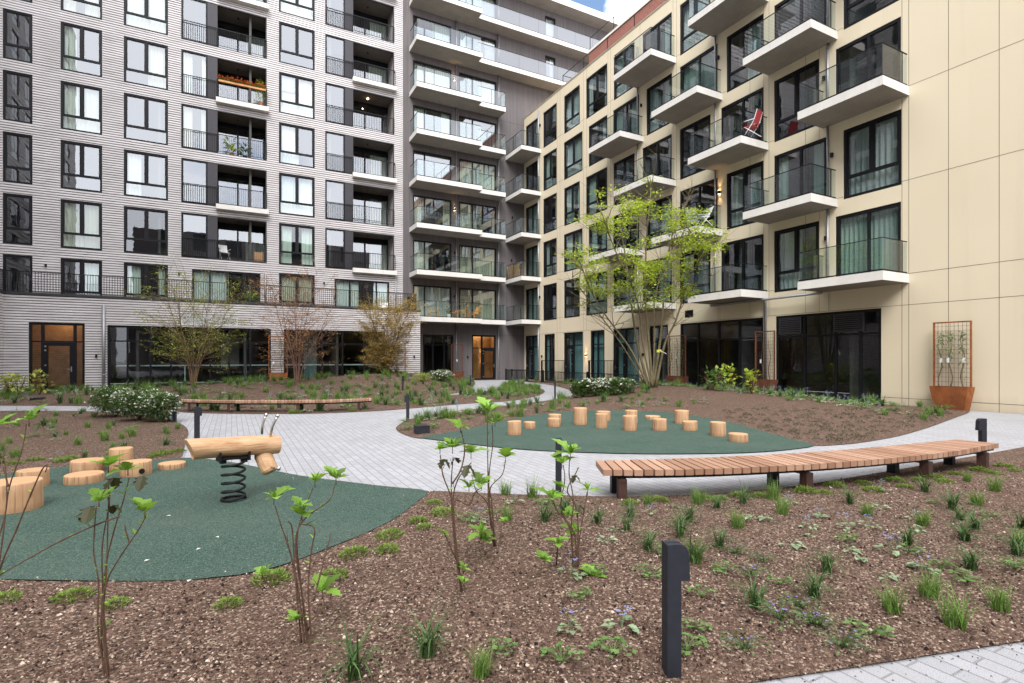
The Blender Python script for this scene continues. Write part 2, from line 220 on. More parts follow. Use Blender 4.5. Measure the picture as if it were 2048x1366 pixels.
# ------------------------------------------------------------------ mesh helpers
class MB:
    def __init__(s): s.v = []; s.f = []; s.m = []
    def face(s, pts, mi=0):
        n = len(s.v); s.v.extend([tuple(p) for p in pts]); s.f.append(tuple(range(n, n+len(pts)))); s.m.append(mi)
    def box(s, x0, x1, y0, y1, z0, z1, mi=0):
        n = len(s.v); s.v += [(x0, y0, z0), (x1, y0, z0), (x1, y1, z0), (x0, y1, z0), (x0, y0, z1), (x1, y0, z1), (x1, y1, z1), (x0, y1, z1)]
        for q in ((0, 3, 2, 1), (4, 5, 6, 7), (0, 1, 5, 4), (1, 2, 6, 5), (2, 3, 7, 6), (3, 0, 4, 7)): s.f.append(tuple(n+i for i in q)); s.m.append(mi)
    def pbox(s, pl, a0, a1, d0, d1, z0, z1, mi=0):
        n = len(s.v)
        for z in (z0, z1):
            for a, d in ((a0, d0), (a1, d0), (a1, d1), (a0, d1)): s.v.append(pl(a, d, z))
        for q in ((0, 3, 2, 1), (4, 5, 6, 7), (0, 1, 5, 4), (1, 2, 6, 5), (2, 3, 7, 6), (3, 0, 4, 7)): s.f.append(tuple(n+i for i in q)); s.m.append(mi)
    def obox(s, c, ax, ay, az, mi=0):
        c = Vector(c); n = len(s.v)
        for k in (-1, 1):
            for i, j in ((-1, -1), (1, -1), (1, 1), (-1, 1)): s.v.append(tuple(c+ax*i+ay*j+az*k))
        for q in ((0, 3, 2, 1), (4, 5, 6, 7), (0, 1, 5, 4), (1, 2, 6, 5), (2, 3, 7, 6), (3, 0, 4, 7)): s.f.append(tuple(n+i for i in q)); s.m.append(mi)
    def bar(s, a, b, w, h=None, mi=0):
        a = Vector(a); b = Vector(b); t = (b-a); L = t.length
        if L < 1e-6: return
        t /= L; u = t.cross(Vector((0, 0, 1)))
        if u.length < 1e-3: u = Vector((1, 0, 0))
        u.normalize(); v = u.cross(t); h = h or w
        s.obox((a+b)/2, u*w/2, v*h/2, t*L/2, mi)
    def tube(s, pts, rad, n=6, mi=0, cap=True):
        pts = [Vector(p) for p in pts]; k = len(pts)
        if not isinstance(rad, (list, tuple)): rad = [rad]*k
        b = len(s.v); u = None
        for i in range(k):
            t = (pts[min(i+1, k-1)]-pts[max(i-1, 0)])
            if t.length < 1e-9: t = Vector((0, 0, 1))
            t.normalize()
            if u is None: u = t.orthogonal().normalized()
            else:
                u = u-t*u.dot(t)
                u = t.orthogonal().normalized() if u.length < 1e-5 else u.normalized()
            w = t.cross(u)
            for j in range(n):
                a = 2*pi*j/n; s.v.append(tuple(pts[i]+(u*cos(a)+w*sin(a))*rad[i]))
        for i in range(k-1):
            for j in range(n):
                s.f.append((b+i*n+j, b+i*n+(j+1) % n, b+(i+1)*n+(j+1) % n, b+(i+1)*n+j)); s.m.append(mi)
        if cap and n > 2:
            s.f.append(tuple(b+j for j in reversed(range(n)))); s.m.append(mi); s.f.append(tuple(b+(k-1)*n+j for j in range(n))); s.m.append(mi)
    def ball(s, c, r, mi=0, n=8, k=5, sq=(1, 1, 1)):
        c = Vector(c); b = len(s.v)
        for i in range(k+1):
            th = pi*i/k
            for j in range(n): s.v.append((c.x+r*sq[0]*sin(th)*cos(2*pi*j/n), c.y+r*sq[1]*sin(th)*sin(2*pi*j/n), c.z+r*sq[2]*cos(th)))
        for i in range(k):
            for j in range(n): s.f.append((b+i*n+j, b+(i+1)*n+j, b+(i+1)*n+(j+1) % n, b+i*n+(j+1) % n)); s.m.append(mi)
    def build(s, name, mats, parent=None, smooth=False):
        me = bpy.data.meshes.new(name); off = WL.get(parent.name, Vector((0, 0, 0))) if parent else Vector((0, 0, 0))
        if off.length > 0: me.from_pydata([(a-off.x, b-off.y, c-off.z) for a, b, c in s.v], [], s.f)
        else: me.from_pydata(s.v, [], s.f)
        if not isinstance(mats, (list, tuple)): mats = [mats]
        for m in mats: me.materials.append(m)
        if len(mats) > 1: me.polygons.foreach_set('material_index', s.m)
        if smooth: me.polygons.foreach_set('use_smooth', [True]*len(s.f))
        me.update()
        o = bpy.data.objects.new(name, me); COL.objects.link(o)
        if parent: o.parent = parent; WL[o.name] = off
        return o
WL = {}
def tag(o, label=None, cat=None, group=None, kind=None):
    if label: o['label'] = label
    if cat: o['category'] = cat
    if group: o['group'] = group
    if kind: o['kind'] = kind
    return o
def empty(name, loc, label=None, cat=None, group=None, rz=0, world=True):
    o = bpy.data.objects.new(name, None); COL.objects.link(o); o.location = loc; o.rotation_euler = (0, 0, rz); o.empty_display_size = .2
    if world: WL[o.name] = Vector(loc)
    return tag(o, label, cat, group)
def dup(root, loc, rz=0, sc=1, label=None, group=None):
    def cp(o, par):
        c = o.copy(); COL.objects.link(c)
        if par is not None: c.parent = par
        for ch in o.children: cp(ch, c)
        return c
    c = cp(root, None); c.location = loc; c.rotation_euler = (0, 0, rz); c.scale = (sc, sc, sc)
    if label: c['label'] = label
    if group: c['group'] = group
    return c
def lerp(a, b, t): return a+(b-a)*t
R = random.uniform
# ------------------------------------------------------------------ ground: paving, beds, rubber
def chaikin(pts, it=2):
    for _ in range(it):
        o = []
        for i in range(len(pts)):
            a = pts[i]; b = pts[(i+1) % len(pts)]
            if (b-a).length < .35: o += [a, b] if False else [(a+b)/2]; continue
            o += [a*.78+b*.22, a*.22+b*.78]
        pts = o
    return pts
def G2(lst): return [P(*p).to_2d() if p[1] > HZ+5 else Vector(p) for p in lst]
V2 = lambda x, y: Vector((x, y))
def pxs(*l): return [P(a, b).to_2d() for a, b in l]
def inside(x, y, poly):
    c = False; j = len(poly)-1
    for i in range(len(poly)):
        xi, yi = poly[i]; xj, yj = poly[j]
        if (yi > y) != (yj > y) and x < (xj-xi)*(y-yi)/(yj-yi)+xi: c = not c
        j = i
    return c
def edge_dist(x, y, poly):
    d = 1e9; j = len(poly)-1
    for i in range(len(poly)):
        ax, ay = poly[j]; bx, by = poly[i]; dx = bx-ax; dy = by-ay; q = dx*dx+dy*dy
        t = 0 if q == 0 else max(0, min(1, ((x-ax)*dx+(y-ay)*dy)/q)); e = (ax+dx*t-x)**2+(ay+dy*t-y)**2
        if e < d: d = e
        j = i
    return sqrt(d)
rub1 = chaikin(pxs((-330, 985), (0, 953), (90, 939), (140, 934), (200, 929), (299, 925), (366, 916), (430, 921), (480, 929), (557, 945), (600, 954), (750, 973), (811, 979), (866, 983), (835, 1006), (780, 1048), (700, 1083), (640, 1106), (560, 1138), (480, 1156), (380, 1167), (150, 1166), (0, 1163), (-330, 1150)), 2)
rub2 = chaikin(pxs((833, 876), (890, 868), (960, 853), (1020, 840), (1060, 832), (1130, 823.5), (1180, 822), (1250, 821.5), (1340, 825), (1420, 838), (1480, 850), (1540, 868), (1600, 884), (1642, 893), (1560, 903), (1480, 908), (1300, 910), (1150, 906), (1050, 901), (960, 892), (880, 882)), 2)
bedA = pxs((0, 1120), (150, 1130), (380, 1130), (560, 1105), (640, 1080), (700, 1062), (760, 1030), (800, 1005), (846, 984), (866, 983), (930, 986), (1030, 990.5), (1150, 993), (1240, 996), (1400, 991), (1560, 979), (1700, 957), (1850, 931), (2048, 895), (2300, 850))
bedA = chaikin(bedA+[V2(13.5, -2.5)]+pxs((2900, 1195), (2400, 1240), (2048, 1285), (1850, 1315), (1700, 1340), (1500, 1368), (1350, 1400))+[V2(1.2, .9), V2(-1.2, 1.0), V2(-4, 2.4)]+pxs((-330, 1120)), 2)
bedB = chaikin(pxs((-420, 825), (0, 822), (165, 822), (300, 830), (353, 844), (371, 853), (378, 864), (374, 880), (368, 900), (364, 920), (299, 930), (200, 935), (140, 941), (90, 946), (0, 960), (-420, 1000)), 2)
bedC = [V2(-9.7, 34.45), V2(11.2, 34.45), V2(11.3, 36.4)]+pxs((938, 761.4), (951, 763), (949, 771.7), (938, 780), (924, 785.5), (880, 791), (925, 789.5), (962, 786), (986, 781.5), (1000, 776), (1004, 771), (1010, 767))
bedC = chaikin(bedC+pxs((1043, 767), (1067, 771.7), (1087, 779), (1091, 784), (1079.6, 791), (1043, 799.8), (994, 804.7), (933, 807.5), (848, 815), (745, 823.5), (620, 828), (500, 828.5), (362, 826), (330, 817), (170, 812), (0, 811.5), (-250, 811)), 2)
yend = YR(1952, 20.3)
bedE = pxs((789, 855), (818, 838.5), (872, 826.7), (945, 819), (1018.5, 811), (1092, 802), (1140.6, 793.7), (1147, 787), (1140.6, 780), (1104, 770.5), (1067, 765.6), (1031, 762.3))+[V2(20.26, 35.5), V2(20.26, yend+.3), V2(20.2, yend)]
bedE = chaikin(bedE+pxs((1905, 838), (1860, 855), (1800, 873), (1720, 887), (1646, 893), (1600, 892), (1540, 876), (1480, 857), (1420, 845), (1340, 830), (1250, 826), (1180, 827), (1130, 829), (1060, 838), (1020, 847), (960, 860), (890, 875), (838, 880), (798, 866)), 2)
BEDS = {'A': bedA, 'B': bedB, 'C': bedC, 'E': bedE}
def sstep(t): t = max(0, min(1, t)); return t*t*(3-2*t)
mE = W2((1340-CX)/FPX*21.5, 21.5); mC = W2((625-CX)/FPX*26.5, 26.5)
def mound(x, y):
    h = .46*math.exp(-((x-mE[0])/3.6)**2-((y-mE[1])/6.2)**2)
    h += .50*math.exp(-((x-mC[0])/9.5)**2-((y-mC[1])/3.6)**2)
    h += .42*math.exp(-((x-8.2)/4.2)**2-((y-29.8)/2.6)**2)
    return h
BB = {k: (min(p[0] for p in v), max(p[0] for p in v), min(p[1] for p in v), max(p[1] for p in v)) for k, v in BEDS.items()}
def bed_at(x, y):
    for k, v in BEDS.items():
        b = BB[k]
        if b[0] <= x <= b[1] and b[2] <= y <= b[3] and inside(x, y, v): return k
    return None
def gh(x, y, k=None):
    k = k or bed_at(x, y)
    if not k: return .004
    d = edge_dist(x, y, BEDS[k]); n = noise.noise(Vector((x*.9, y*.9, 3)))*.018+noise.noise(Vector((x*3.1, y*3.1, 7)))*.008
    rb = rub1 if k in 'AB' else rub2 if k == 'E' else None
    if rb:
        e = edge_dist(x, y, rb)
        if e < 1.2 and inside(x, y, rb): return .005
        d = min(d, e)
    return .012+sstep(d/.4)*(.028+n)+sstep(d/2.2)*mound(x, y)
def G(px, py):
    """first point where the sight line of a pixel meets the planted ground"""
    Y = 2.0; t = (px-CX)/FPX; st = .1
    while Y < 45:
        x, y = W2(t*Y, Y); z = EYE-(py-HZ)*Y/FPX
        if z < .75:
            k = gh(x, y)
            if z <= k: return Vector((x, y, k))
            Y += st if z-k < .15 else max(st, min(.6, (z-k)*1.2))
        else: Y += .25
    x, y = W2(t*25.5, 25.5); return Vector((x, y, gh(x, y)))
def sheet(name, poly, zf, mat, step=None):
    pts = [Vector((p[0], p[1])) for p in poly]; n = len(pts); allp = list(pts)
    if step:
        x0 = min(p.x for p in pts); x1 = max(p.x for p in pts); y0 = min(p.y for p in pts); y1 = max(p.y for p in pts)
        x = x0
        while x < x1:
            y = y0
            while y < y1:
                q = Vector((x+R(-.2, .2)*step, y+R(-.2, .2)*step))
                if inside(q.x, q.y, poly) and edge_dist(q.x, q.y, poly) > step*.45: allp.append(q)
                y += step
            x += step
    r = delaunay_2d_cdt(allp, [(i, (i+1) % n) for i in range(n)], [], 1, 1e-5)
    mb = MB(); mb.v = [(p.x, p.y, zf(p.x, p.y)) for p in r[0]]; mb.f = [tuple(f) for f in r[2]]; mb.m = [0]*len(mb.f)
    return mb.build(name, mat, smooth=True)
mb = MB(); mb.face([(-600, -600, -.06), (600, -600, -.06), (600, 900, -.06), (-600, 900, -.06)]); tag(mb.build('ground', M_CONC), kind='structure')
mb = MB(); mb.face([(-9.78, -15.8, 0), (20.28, -15.8, 0), (20.28, 36.5, 0), (11.2, 36.5, 0), (11.2, 34.48, 0), (-9.78, 34.48, 0)]); tag(mb.build('paved_path', M_PAVE), kind='structure')
for k, st in (('A', .28), ('B', .3), ('C', .45), ('E', .4)):
    tag(sheet('planting_bed', BEDS[k], lambda x, y: gh(x, y, k), M_MULCH, st), kind='structure')
tag(sheet('rubber_surface', rub1, lambda x, y: .018, M_RUB), kind='structure'); tag(sheet('rubber_surface', rub2, lambda x, y: .018, M_RUB), kind='structure')
# loose chips lying on the near beds
ck = MB()
def chip(x, y, z, s):
    b = len(ck.v); a = R(0, 2*pi); ca = cos(a)*s; sa = sin(a)*s; e = R(.45, 1); h = R(.3, .75)*s; q = R(-.3, .3)
    for u, v, w in ((-1, 0, .2), (0, -e, .1+q*.3), (1, q, .2), (q, e, .15), (q*.6, 0, 1)): ck.v.append((x+u*ca*.5-v*sa*.5, y+u*sa*.5+v*ca*.5, z-.002+w*h))
    for t in ((0, 1, 4), (1, 2, 4), (2, 3, 4), (3, 0, 4)): ck.f.append(tuple(b+i for i in t)); ck.m.append(0)
cnt = 0
while cnt < 30000:
    Y = 2.2+5.6*random.random()**1.5; X = R(-1.05, 1.05)*Y; x, y = W2(X, Y)
    if not inside(x, y, bedA): continue
    if inside(x, y, rub1): continue
    cnt += 1
    chip(x, y, gh(x, y, 'A'), R(.007, .022) if random.random() < .93 else R(.022, .034))
for i in range(900):
    q = random.choice(rub1); o = abs(random.gauss(0, .10)); a = R(0, 2*pi); x, y = q[0]+o*cos(a)+R(-.1, .1), q[1]+o*sin(a)+R(-.1, .1)
    if depth(x, y) < 9 and inside(x, y, rub1): chip(x, y, .019, R(.006, .016))
for i in range(1500):
    q = random.choice(bedA); o = abs(random.gauss(0, .09)); a = R(0, 2*pi); x, y = q[0]+o*cos(a)+R(-.12, .12), q[1]+o*sin(a)+R(-.12, .12)
    if 2 < depth(x, y) < 9 and not inside(x, y, bedA) and not inside(x, y, rub1): chip(x, y, .003, R(.005, .014))
tag(ck.build('mulch_chips', M_CHIP), 'loose bark and pale stone chips strewn over the foreground mulch bed', 'mulch', kind='stuff')
# dry leaf crumbs blown over the paving
lt = MB()
for i in range(420):
    Y = 5+14*random.random()**1.4; x, y = W2(R(-.5, .75)*Y, Y)
    if bed_at(x, y) or inside(x, y, rub1) or inside(x, y, rub2): continue
    a = R(0, 6); l = R(.012, .035); lt.face([(x, y, .006), (x+l*cos(a), y+l*sin(a), R(.006, .016)), (x+l*.6*cos(a+1), y+l*.6*sin(a+1), .007)])
tag(lt.build('leaf_litter', simple('dry_leaf_crumbs', (.10, .06, .035), .9, 0, .4, 3)), 'dry brown leaf crumbs blown over the pale paving', 'litter', kind='stuff')
# threshold slab in front of the left entrance
mb = MB(); p = XL(175, 34.4); mb.box(-9.7, p, 33.4, 34.47, .0, .05); o = mb.build('threshold_slab', M_CONC); tag(o, kind='structure')
# ------------------------------------------------------------------ facades
LV = lambda k: 4.5+3.175*(k-1)
yL, yP, yG, xR = 36.5, 34.5, 36.54, 20.3
PL = lambda a, d, z: (a, yL-d, z)
PP = lambda a, d, z: (a, yP-d, z)
PG = lambda a, d, z: (a, yG-d, z)
PR = lambda a, d, z: (xR-d, a, z)
def wall(mb, pl, a0, a1, z0, z1, ops, course=None, reveal=.16, rm=0):
    """a wall sheet with openings cut out; course = (pitch, joint, relief) gives real brick courses"""
    ac = sorted({a0, a1}|{v for o in ops for v in o[:2] if a0 < v < a1}); zc = {z0, z1}|{v for o in ops for v in o[2:4] if z0 < v < z1}
    dep = lambda z: 0
    if course:
        p, j, rl = course
        for i in range(int(floor(z0/p)), int(ceil(z1/p))+1):
            for v in (i*p, i*p+p-j):
                if z0 < v < z1 and all(abs(v-q) > .012 for q in zc): zc.add(v)
        dep = lambda z: (0 if (z/p-floor(z/p))*p < p-j else -rl)
    zc = sorted(zc)
    def hit(a, z): return any(o[0] < a < o[1] and o[2] < z < o[3] for o in ops)
    for i in range(len(ac)-1):
        am = (ac[i]+ac[i+1])/2; pd = None
        for k in range(len(zc)-1):
            zm = (zc[k]+zc[k+1])/2
            if hit(am, zm): pd = None; continue
            d = dep(zm); mi = 0 if d == 0 else 1
            mb.face([pl(ac[i], d, zc[k]), pl(ac[i+1], d, zc[k]), pl(ac[i+1], d, zc[k+1]), pl(ac[i], d, zc[k+1])], mi)
            if pd is not None and pd != d: mb.face([pl(ac[i], pd, zc[k]), pl(ac[i+1], pd, zc[k]), pl(ac[i+1], d, zc[k]), pl(ac[i], d, zc[k])], mi)
            pd = d
    for o in ops:
        b0, b1, c0, c1 = o[:4]; t = -reveal
        mb.face([pl(b0, 0, c0), pl(b0, t, c0), pl(b0, t, c1), pl(b0, 0, c1)], rm); mb.face([pl(b1, 0, c0), pl(b1, t, c0), pl(b1, t, c1), pl(b1, 0, c1)], rm)
        mb.face([pl(b0, 0, c1), pl(b1, 0, c1), pl(b1, t, c1), pl(b0, t, c1)], rm); mb.face([pl(b0, 0, c0), pl(b1, 0, c0), pl(b1, t, c0), pl(b0, t, c0)], rm)
def curtain(par, pl, a0, a1, z0, z1, d, mat):
    mb = MB(); n = max(6, int(abs(a1-a0)/.035)); ph = R(0, 6); f = R(26, 40)
    pts = [(a0+(a1-a0)*i/n, d+.035*sin(f*(a1-a0)*i/n+ph)+.015*sin(2.3*f*i/n)) for i in range(n+1)]
    for i in range(n): mb.face([pl(pts[i][0], pts[i][1], z0), pl(pts[i+1][0], pts[i+1][1], z0), pl(pts[i+1][0], pts[i+1][1], z1), pl(pts[i][0], pts[i][1], z1)])
    return mb.build('curtain', mat, par, True)
def window(root, pl, a0, a1, z0, z1, mull=(.5,), trans=.3, full=False, d=-.03, glass=None, curt=None, name='window', bw=.10, sash=.055):
    """frame with mullions and transom; the pane is its child, and so are the curtains behind it"""
    if a1 < a0: a0, a1 = a1, a0
    mb = MB(); D0, D1 = d-.09, d
    mb.pbox(pl, a0, a0+bw, D0, D1, z0, z1); mb.pbox(pl, a1-bw, a1, D0, D1, z0, z1); mb.pbox(pl, a0+bw, a1-bw, D0, D1, z1-bw, z1); mb.pbox(pl, a0+bw, a1-bw, D0, D1, z0, z0+bw)
    zt = z0+(z1-z0)*trans if trans else z0
    if trans: mb.pbox(pl, a0+bw, a1-bw, D0, D1-.012, zt-.035, zt+.035)
    for m in mull:
        am = a0+(a1-a0)*m; mb.pbox(pl, am-.045, am+.045, D0, D1-.006, (z0+bw if full or not trans else zt+.035), z1-bw)
    if trans and not full:      # thin sash lines of the opening casements
        for q0, q1 in zip((0,)+tuple(mull), tuple(mull)+(1,)):
            b0 = a0+(a1-a0)*q0+(bw if q0 == 0 else .045); b1 = a0+(a1-a0)*q1-(bw if q1 == 1 else .045)
            mb.pbox(pl, b0, b0+sash, D0+.01, D1-.03, zt+.035, z1-bw); mb.pbox(pl, b1-sash, b1, D0+.01, D1-.03, zt+.035, z1-bw); mb.pbox(pl, b0, b1, D0+.01, D1-.032, z1-bw-sash, z1-bw); mb.pbox(pl, b0, b1, D0+.01, D1-.032, zt+.035, zt+.035+sash)
    fr = mb.build(name, M_FRAME, root)
    mb = MB(); g = d-.06; mb.face([pl(a0+.02, g, z0+.02), pl(a1-.02, g, z0+.02), pl(a1-.02, g, z1-.02), pl(a0+.02, g, z1-.02)]); mb.build('pane', glass or M_GLASS, fr)
    w = a1-a0
    if trans and not full and random.random() < .16:
        mb = MB(); h = (z1-z0)*R(.18, .5); mb.pbox(pl, a0+bw, a1-bw if random.random() < .5 else a0+w*.5-.05, d-.16, d-.15, z1-bw-h, z1-bw); mb.build('roller_blind', M_CURT[random.choice((1, 2, 5))], fr)
    if curt is None: curt = random.random() < .8
    if curt:
        mt = curt if not isinstance(curt, bool) else random.choice(M_CURT[:3]+M_CURT[:1]); r = random.random(); h0, h1 = z0+.03, z1-.05
        if r < .4: curtain(fr, pl, a0+.05, a1-.05, h0, h1, d-.25, mt)
        elif r < .75: curtain(fr, pl, a0+.05, a0+w*R(.2, .45), h0, h1, d-.25, mt); curtain(fr, pl, a1-w*R(.18, .45), a1-.05, h0, h1, d-.25, mt)
        elif r < .88: curtain(fr, pl, a0+.05, a0+w*R(.3, .6), h0, h1, d-.25, mt)
        else: curtain(fr, pl, a1-w*R(.3, .6), a1-.05, h0, h1, d-.25, mt)
    return fr
def bars(mb, pl, a0, a1, d, z0, z1, gap=.11, th=.019, rail=.04):
    mb.pbox(pl, a0, a1, d-.02, d+.02, z1-.02, z1+.018); mb.pbox(pl, a0, a1, d-.012, d+.012, z0, z0+.025)
    n = max(1, int(round(abs(a1-a0)/gap)))
    for i in range(n+1):
        a = a0+(a1-a0)*i/n; w = th/2 if 0 < i < n else .02
        mb.pbox(pl, a-w, a+w, d-th/2, d+th/2, z0+.025, z1-.02)
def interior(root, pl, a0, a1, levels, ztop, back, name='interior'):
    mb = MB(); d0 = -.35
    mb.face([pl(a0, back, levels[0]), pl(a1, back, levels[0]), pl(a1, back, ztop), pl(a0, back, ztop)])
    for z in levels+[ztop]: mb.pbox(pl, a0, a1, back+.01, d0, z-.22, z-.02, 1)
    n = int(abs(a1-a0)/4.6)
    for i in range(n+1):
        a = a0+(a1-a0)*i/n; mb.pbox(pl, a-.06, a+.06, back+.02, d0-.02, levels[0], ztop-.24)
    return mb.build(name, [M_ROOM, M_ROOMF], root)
def wall_lamp(root, pl, a, z, lit=False):
    mb = MB(); mb.pbox(pl, a-.04, a+.04, .005, .1, z-.08, z+.08); o = mb.build('wall_lamp', M_BLACK, root)
    if lit:
        mb = MB(); mb.pbox(pl, a-.03, a+.03, .02, .09, z+.081, z+.09); mb.pbox(pl, a-.03, a+.03, .02, .09, z-.09, z-.081); mb.build('lamp_lens', M_LAMP, o)
        for s in (1, -1):
            ld = bpy.data.lights.new('wall_lamp_light', 'SPOT'); ld.energy = 6 if root is not BG or z > 4 else 18; ld.color = (1, .62, .28); ld.spot_size = radians(75); ld.spot_blend = .7; ld.shadow_soft_size = .02
            lo = bpy.data.objects.new('wall_lamp_light', ld); COL.objects.link(lo); q = Vector(pl(a, .1, z+s*.12)); lo.location = q-WL[root.name]; lo.parent = root; lo.rotation_euler = (0 if s < 0 else pi, 0, 0)
    return o

# ---- pale brick apartment building (with its low podium in front)
BL = empty('brick_apartment_building', (0, yL, 0), 'pale grey ribbed brick apartment building with black windows, recessed loggias and a projecting ground floor', 'apartment building')
X = lambda px: XL(px, yL)
cols = [(5.3, 65), (121, 204.3), (247.5, 336), (558, 629.5)]
log4 = (362.5, 413, 433, 533.5); log6 = (650.5, 688.6, 705, 788.5)
ops = []; xl0, xl1 = -18.0, X(806)
for k in range(2, 9):
    for c in cols: ops.append((X(c[0]), X(c[1]), LV(k)-.1, LV(k)+2.5))
    for lg in (log4, log6): ops.append((X(lg[0]), X(lg[3]), LV(k)-.1, LV(k)+2.5))
for c in cols: ops.append((X(c[0]), X(c[1]), LV(1)-.05, LV(1)+2.5))
ops += [(X(384), X(521), LV(1)-.05, LV(1)+2.4), (X(669), X(778.5), LV(1)-.05, LV(1)+2.4)]
CRS = (.133, .046, .045)
mb = MB(); wall(mb, PL, xl0, xl1, 4.3, 31, ops, CRS); upo = [(X(c[0]), X(c[1]), LV(k)-.1, LV(k)+2.5) for k in range(9, 13) for c in cols+[(362.5, 533.5), (650.5, 788.5)]]; wall(mb, PL, xl0, xl1, 31, 44, [o for o in upo if o[2] > 31.2 and o[3] < 43.8], (.4, .12, .03))
mb.face([(xl1, yL+.01, 4.3), (xl1, yL+9, 4.3), (xl1, yL+9, 44), (xl1, yL+.01, 44)]); mb.face([(xl0, yL, 44), (xl1, yL, 44), (xl1, yL+9, 44), (xl0, yL+9, 44)])
mb.build('wall', [MB_BRICK, MB_MORT], BL)
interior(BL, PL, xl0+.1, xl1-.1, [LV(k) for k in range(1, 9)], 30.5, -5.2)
for k in range(1, 9):
    for i, c in enumerate(cols):
        kw = dict(mull=(.5,), trans=.3)
        if i == 0: kw = dict(mull=(), trans=.3)
        if k == 1 and i == 0: kw = dict(mull=(), trans=None)
        window(BL, PL, X(c[0]), X(c[1]), LV(k)-(.1 if k > 1 else .05), LV(k)+2.5, curt=None if i else False, glass=M_GLASSR if k < 3 else None, **kw)
for c, m in (((384, 521), (.25, .5, .75)), ((669, 778.5), (.27, .52, .76))): window(BL, PL, X(c[0]), X(c[1]), LV(1)-.05, LV(1)+2.4, mull=m, trans=None, curt=M_CURT[1], name='terrace_door', glass=M_GLASSR)
def loggia(lg, k, slab, pot=False):
    a0, a1, a2, a3 = [X(v) for v in lg]; z0, z1 = LV(k)-.1, LV(k)+2.5; D = -1.75
    window(BL, PL, a0, a1+.06, z0, z1, mull=(), trans=None, curt=random.random() < .5)
    mb = MB(); mb.pbox(PL, a1+.06, a2, -.12, -.03, z0, z1); n = 5
    for i in range(n): a = a1+.1+(a2-a1-.1)*i/n; mb.pbox(PL, a, a+.02, -.03, -.022, z0+.06, z1-.06)
    mb.build('cladding_panel', M_DARK, BL)
    mb = MB()
    mb.face([PL(a2, -.17, z0), PL(a2, D, z0), PL(a2, D, z1), PL(a2, -.17, z1)]); mb.face([PL(a3, -.165, z0), PL(a3, D, z0), PL(a3, D, z1), PL(a3, -.165, z1)], 2)
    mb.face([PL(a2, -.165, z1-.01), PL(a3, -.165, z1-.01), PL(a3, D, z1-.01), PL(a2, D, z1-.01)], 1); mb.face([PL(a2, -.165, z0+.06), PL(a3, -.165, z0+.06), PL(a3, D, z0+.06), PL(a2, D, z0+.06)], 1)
    mb.pbox(PL, a2, a2+.05, -.16, -.02, z0, z1, 0); mb.pbox(PL, a3-.05, a3, -.16, -.02, z0, z1, 0); mb.pbox(PL, a2+.05, a3-.05, -.16, -.02, z1-.06, z1-.012, 0); mb.pbox(PL, a2+.05, a3-.05, -.16, -.02, z0, z0+.055, 0)
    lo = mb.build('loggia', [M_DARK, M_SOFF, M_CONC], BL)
    mb = MB(); g0, g1 = a2, a3
    for q in (0, .42, 1):
        a = g0+(g1-g0)*q; mb.pbox(PL, max(g0, a-.05), min(g1, a+.05), D+.005, D+.08, z0+.07, z1-.35)
    mb.pbox(PL, g0, g1, D+.006, D+.082, z1-.36, z1-.02); mb.pbox(PL, g0, g1, D+.006, D+.082, z0+.07, z0+.14); mb.build('loggia_glazing', M_FRAME, lo)
    mb = MB(); mb.face([PL(g0, D+.03, z0+.1), PL(g1, D+.03, z0+.1), PL(g1, D+.03, z1-.3), PL(g0, D+.03, z1-.3)]); mb.build('pane', M_GLASS, lo)
    if random.random() < .7: curtain(lo, PL, lerp(g0, g1, R(.5, .7)), g1-.05, z0+.1, z1-.35, D-.2, M_CURT[0])
    mb = MB(); bars(mb, PL, a0+.03, a2, .035, z0+.08, z0+1.13); bars(mb, PL, a2+.02, a3-.02, .28 if slab else .03, z0+.12, z0+1.15)
    if slab:
        for a in (a2+.02, a3-.02): mb.pbox(PL, a-.015, a+.015, .0, .28, z0+1.1, z0+1.14)
    mb.build('railing', M_BLACK, lo)
    if slab: mb = MB(); mb.pbox(PL, a2-.02, a3+.1, .002, .36, z0-.2, z0+.08); mb.build('balcony_slab', M_SLAB, lo)
    mb = MB(); c = PL((a2+a3)/2-.2, -.9, z1-.07); mb.tube([c, (c[0], c[1], c[2]+.06)], .05, 8)
    mb.build('ceiling_lamp', M_LAMP if (lg is log6 and k == 5) else M_BLACK, lo)
for k in range(2, 9):
    loggia(log4, k, k in (3, 5, 7)); loggia(log6, k, k in (2, 4, 6, 8))
# podium
Q = lambda px: XL(px, yP)
pops = [(Q(57), Q(169.6), .05, 3.42), (Q(214.4), Q(542), .05, 3.38), (Q(567.6), Q(770.5), .05, 3.38), (Q(362), Q(475), 3.5, 4.02)]
mb = MB(); wall(mb, PP, -9.86, 11.2, 0, 4.78, pops, CRS, reveal=.2)
PW = lambda a, d, z: (-9.8+d, a, z); PE = lambda a, d, z: (11.2+d, a, z)
wall(mb, PW, 6, yP, 0, 4.78, [], CRS); wall(mb, PE, yP, yL, 0, 4.78, [], CRS)
mb.face([(-9.8, yP, 4.62), (11.2, yP, 4.62), (11.2, yL, 4.62), (-9.8, yL, 4.62)], 1); mb.face([(-18, 6, 4.62), (-9.8, 6, 4.62), (-9.8, yL, 4.62), (-18, yL, 4.62)], 1)
mb.build('podium_wall', [MB_BRICK, MB_MORT], BL)
mb = MB(); mb.box(-9.84, 11.24, yP-.05, yP+.1, 4.78, 4.9); mb.box(11.1, 11.24, yP+.1, yL-.01, 4.78, 4.9); mb.box(-9.9, -9.76, 6, yP-.05, 4.78, 4.9); mb.build('coping', M_COPE, BL)
mb = MB(); bars(mb, PP, -9.8, 10.9, -.03, 4.92, 5.93, .115, .021)
